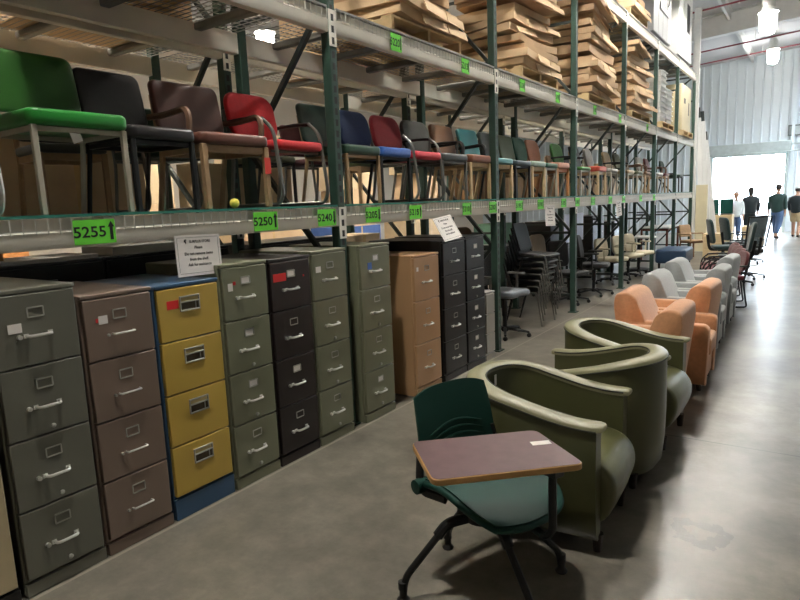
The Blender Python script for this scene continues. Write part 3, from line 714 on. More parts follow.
stack(-3.30, 12.0, M2, 5, 'on the top shelf beside the grey machine', scale=(1, 1.2, 1), pitch=.17)
for o in flats: bpy.data.objects.remove(o)
for i, (y, h) in enumerate(((1.5, .8), (2.7, 1.0), (5.5, .7), (6.9, 1.0), (8.0, .8))):
    carton((-4.43, y, M1-.01), (.8, 1.05, h), 'large brown carton on the rear rack above the chairs, %s from the camera' % ORD[i], cardboard, grp='cartons on the rear rack')
# white nested crates on a pallet, and tall cream panels, farther along
pallet((-3.25, 14.5, M1), 'wooden pallet under the white crates', w=1.2)
wcr = mat('white_crate_plastic', (212, 212, 208), .45, var=.03)
def crate_mesh():
    m = MB()
    for sx in (-1, 1): m.box((sx*.19, 0, .05), (.02, .5, .10))
    for sy in (-1, 1): m.box((0, sy*.25, .05), (.40, .02, .10))
    m.box((0, 0, .008), (.38, .5, .016)).box((0, .27, .095), (.42, .05, .012)).box((0, -.27, .095), (.42, .05, .012)).box((.21, 0, .095), (.05, .54, .012))
    return m
cr0 = crate_mesh().build('plastic_crate', wcr, bevel=.003)
k = 0
for cx_, cy_, n in ((-3.05, 14.15, 10), (-3.05, 14.78, 7), (-3.52, 14.15, 10), (-3.52, 14.78, 8)):
    for q in range(n):
        o = cr0 if k == 0 else cr0.copy()
        if k: COL.objects.link(o)
        k += 1
        o.location = (cx_, cy_, M1+.129+q*.102)
        tag(o, 'white plastic crate, %s from the bottom in the %s pile on the pallet' % (ORD[q], {(-3.05, 14.15): 'front left', (-3.05, 14.78): 'front right', (-3.52, 14.15): 'back left', (-3.52, 14.78): 'back right'}[(cx_, cy_)]), 'crate', group='white crates on the cardboard shelf')
pallet((-3.25, 16.9, M1), 'wooden pallet under the wrapped cream load', w=1.3)
t = thing('wrapped_load', 'tall cream wrapped load on the pallet at the far end of the cardboard shelf', 'load', (-3.25, 16.9, M1+.129))
MB().pad(.8, 1.2, 1.08, .06, .03).build('wrapping', mat('cream_wrap', (196, 184, 150), .5, var=.08, scale=3), t)
MB().box((.402, .25, .55), (.004, .10, .30)).box((.402, -.3, .70), (.004, .2, .12)).build('label_sheet', mat('dark_label', (70, 70, 66), .6), t)
# machines on the top shelf
mg = mat('grey_machine_steel', (150, 152, 154), .4, .2, var=.05)
def machine(y, w, h, m_, label):
    t = thing('machine_cabinet', label, 'machine', (-3.30, y, M2)); d = .86
    MB().box((0, 0, h/2+.05), (d, w, h-.1)).build('housing', m_, t, bevel=.02)
    MB().box((0, 0, .025), (d*.9, w*.94, .05)).build('plinth', black_metal, t)
    for k in (-.25, .0, .25): MB().box((0, w*k, h/2+.05), (d+.006, .008, h-.16)).build('panel_seam', chan_grey, t)
    dr = MB().box((d/2+.008, w*.05, h*.60), (.02, w*.5, h*.5)).build('front_panel', m_, t, bevel=.006)
    MB().box((d/2+.020, w*.10, h*.60), (.008, w*.22, h*.36)).build('opening', black_metal, dr)
    MB().tube([(d/2+.016, w*.20, h*.45), (d/2+.05, w*.20, h*.47), (d/2+.05, w*.20, h*.72), (d/2+.016, w*.20, h*.74)], .012, 8).build('pull_bar', chrome, dr)
machine(14.05, 1.65, 1.72, mg, 'tall grey machine with a dark front opening on the top shelf')
machine(16.6, 1.6, 1.74, mat('white_machine_steel', (214, 214, 210), .4, var=.03), 'tall white machine at the far end of the top shelf')
# ---------------------------------------------------------------- tub armchairs
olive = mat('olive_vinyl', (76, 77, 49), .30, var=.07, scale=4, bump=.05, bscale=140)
rimm = mat('olive_vinyl_toplit', (134, 132, 102), .42, var=.05, scale=4, bump=.05, bscale=140)  # same olive vinyl, light from above painted into the rim colour
pipe_m = mat('dark_olive_piping', (44, 46, 34), .5)
def tub_chair(loc, rz, label):
    t = thing('tub_armchair', label, 'armchair', loc, rz, 'olive green tub armchairs')
    hw = .288; x1 = .34; x0 = -.09; path = []
    for k in range(8): path.append((x1-(x1-x0)*k/8, -hw))
    for k in range(25):
        a = -PI/2-PI*k/24; path.append((x0+.265*math.cos(a), hw*math.sin(a)))
    for k in range(1, 9): path.append((x0+(x1-x0)*k/8, hw))
    n = len(path); sec = []; rim = []; ip = []; op = []
    for i, (x, y) in enumerate(path):
        a = path[max(i-1, 0)]; b = path[min(i+1, n-1)]
        tx, ty = b[0]-a[0], b[1]-a[1]; l = math.hypot(tx, ty); nx, ny = -ty/l, tx/l
        nx, ny = (nx, ny) if nx*(x-.1)+ny*y > 0 or abs(ny) > .99 and ny*y > 0 else (-nx, -ny)
        q = max(0, min(1, (.30-x)/.68)); q = q*q*(3-2*q); h = .635+.115*q
        P = lambda u, z: (x+nx*u, y+ny*u, z)
        sec.append([P(-.048, .30), P(-.048, h-.035), P(-.040, h-.012), P(0, h-.006), P(.040, h-.012), P(.048, h-.035), P(.050, .42), P(.046, .26), P(.032, .12), P(0, .07), P(-.048, .07)])
        rim.append([P(-.052, h-.022), P(-.050, h-.006), P(-.040, h+.003), P(0, h+.007), P(.040, h+.003), P(.050, h-.006), P(.053, h-.022), P(0, h-.026)])
        ip.append(P(-.050, h-.004)); op.append(P(.052, h-.020))
    def endcap(rs):    # round the arm fronts over
        def shr(r, dx, f):
            c = Vector((sum(p[0] for p in r)/len(r), sum(p[1] for p in r)/len(r), sum(p[2] for p in r)/len(r)))
            return [(p[0]+dx, c.y+(p[1]-c.y)*f, c.z+(p[2]-c.z)*f) for p in r]
        return [shr(rs[0], .030, .55), shr(rs[0], .022, .85)]+rs+[shr(rs[-1], .022, .85), shr(rs[-1], .030, .55)]
    MB().loft(sec).build('shell', olive, t, ang=50)
    MB().loft(endcap(rim)).build('rim', rimm, t, ang=60, label='rolled top rim with overhead light in its colour')
    MB().tube(ip, .0045, 6).tube(op, .0045, 6).build('piping', pipe_m, t)
    prof = [(-.30, .36), (-.20, .415), (0, .440), (.20, .445), (.30, .435), (.365, .405), (.405, .35), (.412, .28), (.39, .20), (.35, .13), (-.30, .13)]
    prof = [(p.x, p.z) for p in rounded_path([(a, 0, b) for a, b in prof], .05, 3)]
    sr = []
    for y, f in ((-.246, .86), (-.243, .95), (-.232, .985), (-.21, 1), (-.1, 1.012), (0, 1.016), (.1, 1.012), (.21, 1), (.232, .985), (.243, .95), (.246, .86)):
        sr.append([((a-.05)*f+.05, y, (b-.28)*f+.28) for a, b in prof])
    MB().loft(sr).build('seat', mat('olive_seat_vinyl', (92, 92, 60), .28, var=.07, scale=4, bump=.05, bscale=140), t, ang=60)
    for sx, sy in ((.33, -.25), (.33, .25), (-.28, -.20), (-.28, .20)):
        MB().lathe([(.018, 0), (.028, .09)], 10, c=(sx, sy, 0)).build('leg', wood_dark, t)
    return t
tub1 = tub_chair((-1.125, 2.925, 0), R(3), 'olive green tub armchair with a white tag, nearest the camera')
MB().box((0, 0, 0), (.002, .055, .06), M=T(-.298, .07, .675)).build('price_tag', paper, tub1, label='white price tag')
t2 = tub_chair((-1.08, 3.625, 0), R(180), 'olive green tub armchair turned with its rounded back to the open aisle')
MB().box((0, 0, 0), (.002, .03, .10), M=T(-.298, .04, .69)).build('price_tag', paper, t2, label='narrow white price tag')
tub_chair((-1.09, 4.33, 0), R(-2), 'olive green tub armchair right before the orange armchairs')
# ---------------------------------------------------------------- orange and grey club chairs
orange = mat('orange_upholstery', (204, 149, 108), .85, var=.08, scale=40, bump=.10, bscale=220, sheen=.3)
greyu = mat('grey_upholstery', (150, 154, 154), .85, var=.06, scale=40, bump=.10, bscale=220, sheen=.3)
def club_chair(loc, rz, m_, label, grp):
    t = thing('club_armchair', label, 'armchair', loc, rz, grp); hw = .31
    bp = rounded_path([(-.31, 0, .06), (-.385, 0, .70), (-.375, 0, .80), (-.27, 0, .815), (-.20, 0, .77), (-.05, 0, .40), (-.05, 0, .06)], .040, 5)
    rg = []
    for y, f in ((-hw, .955), (-hw+.008, .985), (-hw+.03, 1), (hw-.03, 1), (hw-.008, .985), (hw, .955)):
        rg.append([((p.x+.22)*f-.22, y, (p.z-.46)*f+.46) for p in bp])
    MB().loft(rg).build('backrest', m_, t, ang=60)
    for sy in (-1, 1):
        ap = rounded_path([(-.28, 0, .06), (-.28, 0, .570), (.345, 0, .570), (.380, 0, .54), (.365, 0, .06)], .035, 5); rg = []
        for y, f in ((-.055, .95), (-.047, .985), (-.03, 1), (.03, 1), (.047, .985), (.055, .95)):
            rg.append([((p.x-.05)*(1-(1-f)*.4)+.05, sy*(hw-.052)+y, (p.z-.36)*f+.36) for p in ap])
        MB().loft(rg).build('armrest', m_, t, ang=60)
    MB().pad(.52, .405, .16, .04, .035, .012, M=T(.125, 0, .285)).build('seat', m_, t, ang=60)
    MB().box((.06, 0, .18), (.58, .41, .20)).build('seat_rail', m_, t, bevel=.01)
    for sx, sy in ((.31, -.25), (.31, .25), (-.24, -.25), (-.24, .25)):
        MB().lathe([(.018, 0), (.026, .08)], 10, c=(sx, sy, 0)).build('leg', wood_dark, t)
    return t
oc = [(5.0, 180, -1.16, 'orange armchair nearest the camera, its back to the open aisle'), (5.74, 0, -1.08, 'orange armchair facing the open aisle, between the other two orange ones'), (6.42, 180, -1.15, 'orange armchair next to the grey ones, its back to the open aisle')]
gc = [(7.12, 0, -1.16, 'grey armchair beside the orange ones, facing the open aisle'), (7.80, 180, -1.20, 'grey armchair with its back to the open aisle, nearer of two such'), (8.48, 0, -1.20, 'grey armchair facing the open aisle, farther of two such'), (9.16, 180, -1.25, 'grey armchair farthest from the camera, beside the maroon chairs')]
c0 = club_chair((oc[0][2], oc[0][0], 0), R(oc[0][1]), orange, oc[0][3], 'orange club armchairs')
for y, a, x, l in oc[1:]: dup(c0, l, (x, y, 0), R(a+random.uniform(-2, 2)))
g0 = club_chair((gc[0][2], gc[0][0], 0), R(gc[0][1]), greyu, gc[0][3], 'grey club armchairs')
for y, a, x, l in gc[1:]: dup(g0, l, (x, y, 0), R(a+random.uniform(-2, 2)))
# ---------------------------------------------------------------- tablet-arm chair
shell_g = mat('dark_green_plastic', (21, 60, 52), .55, var=.05, scale=5, bump=.08, bscale=420, spec=.25)
st = thing('tablet_arm_chair', 'dark green plastic chair with a brown writing tablet on black legs', 'chair', (-1.050, 2.24, 0), R(-20.5))
def seatf(u, v):
    x = -.235+.435*u; y = (v-.5)*.47*(1-.20*max(0, (u-.55)/.45)**3)
    z = .445+.012*math.cos(2*PI*(u-.3))*1-.045*max(0, (u-.68)/.32)**2
    z += .020*(2*abs(v-.5))**3*(1-u)-.012*math.cos(PI*(v-.5))
    z -= .02*(2*abs(v-.5))**8*0
    return (x-.05*(2*abs(v-.5))**3*u*u, y, z)
MB().sheet(seatf, 18, 18, .020).build('seat', shell_g, st, ang=60)
sk = MB()
rim_pts = [Vector(seatf(i/14, 0)) for i in range(15)]+[Vector(seatf(1, i/14)) for i in range(1, 15)]+[Vector(seatf(1-i/14, 1)) for i in range(1, 15)]
sk.tube([p+Vector((0, 0, -.012)) for p in rim_pts], .016, 8); sk.build('seat_lip', shell_g, st, ang=60)
def backf(u, v):
    a = (u-.5); w = .440-.030*v*v
    y = a*w; zz = .330*v*(1-.10*(2*abs(a))**3*v)
    return (-.285-.14*zz-.02*v*v+.30*y*y, y, .505+zz)
bk = MB().sheet(backf, 20, 16, .014).build('backrest', shell_g, st, ang=60)
rb = MB()
for k in range(4):
    pts = []
    for i in range(13):
        u = .15+.70*i/12; v = .10+.095*k+.10*math.sin(PI*i/12)
        p = Vector(backf(u, v)); pts.append(p+Vector((.009, 0, 0)))
    rb.tube(pts, [.002+.004*math.sin(PI*i/12) for i in range(13)], 6)
rb.build('rib', shell_g, bk)
for sy in (-1, 1):
    MB().tube([(-.14, sy*.20, .40), (-.25, sy*.235, .405), (-.275, sy*.235, .45), (-.283, sy*.222, .53), (-.292, sy*.210, .60)], .015, 8, rad=.05, flat=1.4).build('back_post', black_metal, st)
    MB().lathe([(.012, -.035), (.032, -.032), (.035, 0), (.032, .032), (.012, .035)], 14, M=T(-.262, sy*.238, .432) @ rot(PI/2, 0, 0)).build('back_bracket', shell_g, st)
# base: a swivel hub with four bent legs, set square to the room
ang0 = R(20.5)
def wl(x, y, z):      # room offset from the hub (-1.125, 2.19) into the chair's frame
    v = Matrix.Rotation(ang0, 3, 'Z') @ Vector((x-.075, y-.05, z)); return (v.x, v.y, v.z)
MB().lathe([(.05, .30), (.075, .31), (.075, .345), (.05, .36), (.045, .425)], 18, c=wl(0, 0, 0)).build('swivel_hub', black_metal, st)
for fx_, fy_, g in ((-.24, -.27, 0), (-.275, .17, 1), (.255, .26, 1), (.285, -.15, 0)):
    l = math.hypot(fx_, fy_); ux, uy = fx_/l, fy_/l
    lg = MB().tube([wl(ux*.04, uy*.04, .325), wl(ux*l*.42, uy*l*.42, .315), wl(fx_*.97, fy_*.97, .10), wl(fx_, fy_, .02)], .0155, 10, rad=.06).tube([wl(ux*.05, uy*.05, .324), wl(ux*l*.44, uy*l*.44, .312), wl(ux*l*.56, uy*l*.56, .262)], .023, 10, rad=.04).build('leg', black_metal, st)
    c = wl(fx_, fy_, 0)
    MB().lathe([(.026, 0), (.028, .006), (.017, .02), (.016, .05), (.02, .052), (.02, .085)], 14, c=c).build('foot_glide', black_plastic, lg)
# tablet
def TW(x, y, z): v = Matrix.Rotation(ang0, 3, 'Z') @ Vector((x+1.050, y-2.24, z)); return v
cs = [(-1.282, 1.902), (-.905, 2.252), (-.634, 2.030), (-1.034, 1.652)]
cc = [TW(x, y, 0) for x, y in cs]
poly = rounded_path([cc[0].lerp(cc[1], .5)]+[cc[1], cc[2], cc[3], cc[0]]+[cc[0].lerp(cc[1], .5)], .035, 6)[:-1]
cen = sum((Vector(p) for p in poly), Vector())/len(poly)
def ring(z, f): return [(cen.x+(p.x-cen.x)*f, cen.y+(p.y-cen.y)*f, z) for p in poly]
tbm = mat('brown_laminate', (100, 76, 78), .42, var=.10, scale=18)
edge = mat('wood_edge_band', (200, 156, 98), .5, var=.10, scale=20)
tt = MB().loft([ring(.7225, .985), ring(.7245, .985)]).build('tablet', tbm, st)
MB().loft([ring(.699, .985), ring(.702, 1), ring(.7205, 1), ring(.7235, .985)]).build('edge_band', edge, tt, label='light wooden edge band')
v = TW(-.838, 2.13, .7250)
MB().box((0, 0, 0), (.075, .035, .001), M=T(v.x, v.y, v.z) @ rot(0, 0, ang0+R(42))).build('price_sticker', paper, tt)
p0 = TW(-.80, 2.155, 0)
MB().tube([(p0.x, p0.y, .66), (p0.x, p0.y, .36), (p0.x-.03, p0.y-.01, .325), (0, .02, .345)], .0165, 10, rad=.06).build('tablet_post', black_metal, st)
MB().box((p0.x, p0.y, .645), (.07, .055, .105)).box((p0.x-.02, p0.y-.03, .695), (.16, .10, .008)).build('tablet_hinge', black_plastic, st, bevel=.006)
# ---------------------------------------------------------------- floor level, second bay onwards
greyseat = fabric('grey_blue_seat', (110, 116, 124))
task_chair((-3.12, 6.78, 0), R(-10), greyseat, black_fabric, black_metal, 'black office chair with a grey seat beside the second green post', armm=mat('grey_arm_pad', (120, 120, 118), .6), z=.50, grp='office chairs under the rack')
bpoly = mat('black_poly', (20, 20, 21), .4)
def stack_chair(loc, rz, label):
    t = thing('stacking_chair', label, 'chair', loc, rz, 'stacked black chairs')
    MB().pad(.42, .44, .03, .06, .012, .004, M=T(0, 0, .43) @ rot(0, R(3), 0)).build('seat', bpoly, t)
    b = MB().pad(.36, .42, .022, .06, .010); b2 = MB(); b2.f = b.f
    b2.v = [(-.22-.28*(x+.18)+z+.5*y*y, y, .50+x+.18) for x, y, z in b.v]; b2.build('backrest', bpoly, t)
    for sy in (-1, 1):
        MB().tube([(.24, sy*.235, .0), (.17, sy*.235, .43), (.15, sy*.235, .445), (.02, sy*.235, .44)], .010, 8, rad=.03).build('leg', dgrey, t)
        MB().tube([(.02, sy*.235, .44), (-.17, sy*.225, .43), (-.22, sy*.215, .50), (-.31, sy*.205, .80)], .010, 8, rad=.03).build('back_post', black_metal, t)
        MB().tube([(-.27, sy*.235, 0), (-.14, sy*.23, .425)], .010, 8).build('leg', black_metal, t)
    return t
s0 = stack_chair((-3.16, 7.72, 0), R(0), 'black stacking chair at the bottom of the tall stack, on the floor')
for k in range(1, 7):
    dup(s0, 'black stacking chair, %s from the bottom of the tall stack under the notice' % ORD[k], (-3.16+.022*k, 7.72-.006*k, .080*k), 0)
task_chair((-3.2, 9.35, 0), R(-25), black_fabric, black_fabric, black_metal, 'black office chair right of the third green post', a0=.9, grp='office chairs under the rack')
task_chair((-3.1, 10.3, 0), R(10), black_fabric, mat('charcoal_pad', (52, 50, 48), .8), black_metal, 'black office chair with a charcoal back left of the fourth green post', a0=.2, z=.47, grp='office chairs under the rack')
task_chair((-3.75, 10.0, 0), R(-10), black_fabric, mat('taupe_back', (150, 134, 116), .7), black_metal, 'black office chair with a taupe back, behind the row under the rack', z=.5, grp='office chairs under the rack')
task_chair((-3.85, 7.0, 0), R(-40), black_fabric, black_fabric, black_metal, 'black office chair deep under the rack behind the grey-seated one', z=.5, bh=.55, grp='office chairs under the rack')
task_chair((-5.4, 5.7, 0), R(20), fabric('royal_blue', (50, 84, 160)), fabric('royal_blue', (50, 84, 160)), black_metal, 'royal blue office chair deep under the rack behind the black cabinets', z=.55, bh=.5, grp='office chairs under the rack')
task_chair((-4.15, 8.05, 0), R(-15), black_fabric, mat('brown_mesh_back', (92, 76, 58), .7), black_metal, 'office chair with a tall brown back behind the stack of black chairs', z=.55, bh=.6, grp='office chairs under the rack')
cream = mat('cream_leather', (206, 196, 170), .45, var=.05)
for i, (x, y) in enumerate(((-3.2, 11.75), (-3.1, 12.55), (-3.05, 13.2))):
    task_chair((x, y, 0), R(-15), cream, cream, black_metal, 'cream leather office chair under the rack, %s from the camera' % ORD[i], armm=cream, grp='cream office chairs', bh=.36, z=.43, backz=.06)
# white screen leaning behind
t = thing('white_screen', 'bright white panel standing behind the chairs under the fourth bay', 'panel', (-4.05, 11.98, 0))
MB().box((0, 0, 1.05), (.05, 1.3, .55)).build('panel', mat('white_blue_panel', (206, 214, 236), .4), t, bevel=.01)
for sy in (-.5, .5): MB().box((0, sy, .39), (.04, .05, .78)).box((0, sy, .015), (.5, .05, .03)).build('stand', black_metal, t)
for i, (y, h) in enumerate(((7.2, 1.1), (10.6, .95), (11.9, 1.2), (12.9, .9), (14.6, 1.2), (16.4, 1.0))):
    cabinet(y-.45, y+.45, h, blkE, blkE, 'black lateral cabinet in the rear rack beyond the second green post, %s from the camera' % ORD[i], n=3, x=-4.30, depth=.5, grp='black cabinets in the rear rack')
# tables deep under the rack
def table(loc, size, label, top, legm, rz=0, grp='tables under the rack'):
    t = thing('table', label, 'table', loc, rz, grp); w, d, h = size
    MB().box((0, 0, h-.015), (w, d, .03)).build('tabletop', top, t, bevel=.005)
    for sx in (-1, 1):
        for sy in (-1, 1): MB().box((sx*(w/2-.05), sy*(d/2-.05), (h-.03)/2), (.045, .045, h-.03)).build('leg', legm, t, bevel=.003)
    MB().box((0, 0, h-.06), (w-.12, d-.12, .06)).build('apron', legm, t)
    return t
table((-4.4, 5.40, 0), (.7, .9, 1.05), 'tall white-topped table behind the second green post', wb, black_metal)
table((-4.45, 9.3, 0), (.7, 1.0, .95), 'tall grey-topped table behind the office chairs', gryE, black_metal)
carton((-4.4, 5.45, 1.051), (.4, .6, .28), 'tan box on the tall white-topped table', pale)
carton((-4.45, 9.3, .951), (.4, .7, .32), 'green-grey box on the tall grey-topped table', mat('seafoam_carton', (120, 160, 140), .8))
t = thing('pedestal_table', 'round white cafe table under the sixth bay of the rack', 'table', (-3.3, 14.25, 0))
MB().lathe([(.36, .70), (.38, .705), (.38, .725), (.36, .73)], 32).build('tabletop', wb, t)
MB().tube([(0, 0, .02), (0, 0, .70)], .035, 12).build('column', black_metal, t)
MB().lathe([(.26, 0), (.26, .012), (.06, .04)], 24).build('foot', black_metal, t)
table((-3.40, 16.95, 0), (.7, 1.5, .82), 'long white-topped table with reddish wooden legs at the end of the rack', wb, mat('reddish_wood', (120, 58, 38), .45))
side_chair((-2.72, 17.5, 0), R(-30), wood_tan, wood_tan, mat('brown_wood_frame', (110, 76, 50), .5), 'plain wooden chair standing at the far end of the rack', 'wood', 'wood', .03, armpad=wood_tan, grp='')
t = thing('ottoman_bench', 'dark blue vinyl bench at the rack edge behind the grey armchairs', 'bench', (-2.62, 14.6, 0), 0)
MB().pad(.62, 1.05, .30, .10, .05, .01, M=T(0, 0, .15)).build('cushion', vinyl('dark_blue', (44, 66, 92)), t)
for sx in (-1, 1):
    for sy in (-1, 1): MB().lathe([(.02, 0), (.028, .16)], 10, c=(sx*.23, sy*.42, 0)).build('leg', black_metal, t)
# maroon chairs in a line, mesh chair, teal task chairs
mar = fabric('maroon_seat', (108, 36, 44)); marb = fabric('maroon_back', (92, 40, 42))
m0 = None
for i, (x, y) in enumerate(((-1.11, 9.90), (-1.20, 10.43), (-1.29, 10.96), (-1.38, 11.49))):
    l = ['maroon armchair of the tube-frame row, nearest the camera', 'maroon armchair of the tube-frame row, second from the camera', 'maroon armchair of the tube-frame row, third from the camera', 'maroon armchair of the tube-frame row, farthest from the camera'][i]
    if m0 is None: m0 = side_chair((x, y, 0), R(203), mar, marb, black_metal, l, 'sled', 'pad', .06, grp='maroon armchairs', w=.46, armpad=black_plastic, backh=.29, roundback=.14)
    else: dup(m0, l, (x, y, 0), R(203))
mesh_m = mat('grey_blue_mesh', (120, 138, 146), .7)
_nt = mesh_m.node_tree; _b = _nt.nodes['Principled BSDF']          # open weave: most of the cloth is holes
_tc = _nt.nodes.new('ShaderNodeTexCoord'); _ck = _nt.nodes.new('ShaderNodeTexChecker'); _ck.inputs['Scale'].default_value = 260
_nt.links.new(_tc.outputs['Object'], _ck.inputs['Vector']); _nt.links.new(_ck.outputs['Fac'], _b.inputs['Alpha'])
task_chair((-1.20, 12.15, 0), R(190), fabric('teal_charcoal', (30, 52, 54)), fabric('teal_charcoal', (30, 52, 54)), black_metal, 'dark teal office chair seen side-on between the maroon row and the mesh chair', z=.48, bh=.50, bw=.40, grp='')
task_chair((-1.10, 13.2, 0), R(140), black_fabric, mesh_m, black_metal, 'mesh-backed office chair at the edge of the open aisle', backstyle='mesh', z=.48, bh=.56, bw=.52, grp='')
teal_b = fabric('teal_black', (36, 58, 60))
for i, (x, y, a) in enumerate(((-1.62, 14.2, 20), (-1.48, 15.1, 30), (-1.3, 16.0, 150))):
    task_chair((x, y, 0), R(a), teal_b, teal_b, black_metal, 'dark teal office chair beyond the maroon row, %s from the camera' % ORD[i], grp='dark teal office chairs', arms=i != 0, bh=.5, z=.47)
# ---------------------------------------------------------------- far end of the hall
t = thing('cream_partition', 'tall narrow cream panel standing at the end of the rack', 'panel', (-2.72, 18.75, 0))
MB().box((0, 0, .93), (.30, .10, 1.82)).build('panel', mat('cream_laminate', (214, 204, 172), .5, var=.04), t, bevel=.008)
MB().box((0, 0, .012), (.34, .30, .024)).build('foot', gryE, t)
wh = mat('white_laminate', (228, 228, 226), .5, var=.03)
for i, (xb, xt, h) in enumerate(((-2.72, -2.95, 3.95), (-2.56, -2.86, 3.85), (-2.40, -2.78, 3.3))):
    t = thing('leaning_board', 'tall white board leaning at the rack end, %s from the left' % ORD[i], 'board', (xb, 19.2+.08*i, 0), group='white leaning boards')
    f = lambda k: (xb-xb+(xt-xb)*k, 0, h*k)
    MB().bar(f(.002), f(.93), .13, .05).build('board', wh, t, bevel=.004)
    MB().bar(f(.93), f(1), .10, .055).build('end_cap', brace_dark, t)
struct(MB().box((-2.93, 18.6, 3.2), (.16, .16, 6.4)).build('trim_40', RW))
oak = mat('blond_oak', (214, 192, 152), .5, var=.08, scale=6)
def dresser(x, y, w, h, label, n=3):
    t = thing('dresser', label, 'dresser', (x, y, 0), 0, 'blond wooden dressers')
    MB().box((0, .26, h/2+.03), (w, .5, h-.06)).build('carcass', oak, t, bevel=.008)
    MB().box((0, .26, .03), (w-.06, .44, .06)).build('plinth', wood_dark, t)
    hh = (h-.12)/n
    for k in range(n):
        d = MB().box((0, .002, .09+hh*(k+.5)), (w-.05, .022, hh-.02)).build('drawer', oak, t, bevel=.004)
        for sx in (-.25, .25): MB().lathe([(.010, 0), (.018, .02), (.010, .028)], 10, M=T(sx*w, -.009, .09+hh*(k+.5)) @ rot(PI/2, 0, 0)).build('knob', steel, d)
dresser(-2.02, 16.5, .62, .64, 'blond wooden dresser by the cream panel, nearer the camera')
dresser(-2.40, 19.6, .72, .98, 'blond wooden dresser carrying the dark green screens')
dresser(-1.58, 20.2, .56, .62, 'blond wooden cabinet in front of the people', n=2)
dg = mat('dark_green_panel', (24, 74, 66), .25)
for i, x in enumerate((-2.58, -2.22)):
    t = thing('desk_screen', 'dark green framed screen standing on the dresser, %s of the pair' % ('left' if i == 0 else 'right'), 'screen', (x, 19.85, .981), 0, 'dark green screens')
    MB().box((0, 0, .23), (.33, .03, .40)).build('panel', dg, t, bevel=.004)
    MB().box((0, 0, .012), (.30, .16, .024)).build('foot', black_metal, t)
    MB().box((0, .02, .44), (.34, .04, .02)).box((0, .02, .035), (.34, .04, .02)).build('frame', wh, t)
# ---------------------------------------------------------------- people near the roll-up door
GROW = 1.22
skinm = mat('skin', (190, 146, 122), .55, var=.04)
def skin_mesh(name, chains, m_, parent, sub=1):
    """chains of (x,y,z,r) joints; a chain that starts at an existing joint is welded to it"""
    vs = []; es = []; rs = []; idx = {}
    for ch in chains:
        prev = None
        for (x, y, z, r) in ch:
            key = (round(x, 4), round(y, 4), round(z, 4))
            if key not in idx: idx[key] = len(vs); vs.append((x, y, z)); rs.append(r)
            if prev is not None: es.append((prev, idx[key]))
            prev = idx[key]
    me = bpy.data.meshes.new(name); me.from_pydata(vs, es, []); me.materials.append(m_)
    o = bpy.data.objects.new(name, me); COL.objects.link(o); o.parent = parent
    o.modifiers.new('skin', 'SKIN'); 
    if not me.skin_vertices: me.attributes.new('skin', 'FLOAT', 'POINT')
    for i, sv in enumerate(me.skin_vertices[0].data):
        rr = rs[i] if isinstance(rs[i], tuple) else (rs[i], rs[i]); sv.radius = (rr[0]*GROW, rr[1]*GROW); sv.use_root = i == 0
    s = o.modifiers.new('sub', 'SUBSURF'); s.levels = sub+1; s.render_levels = sub+1
    o.modifiers['skin'].use_smooth_shade = True
    # freeze the grown surface
    dg_ = bpy.context.evaluated_depsgraph_get(); me2 = bpy.data.meshes.new_from_object(o.evaluated_get(dg_))
    o.modifiers.clear(); o.data = me2
    if not me2.materials: me2.materials.append(m_)
    return o
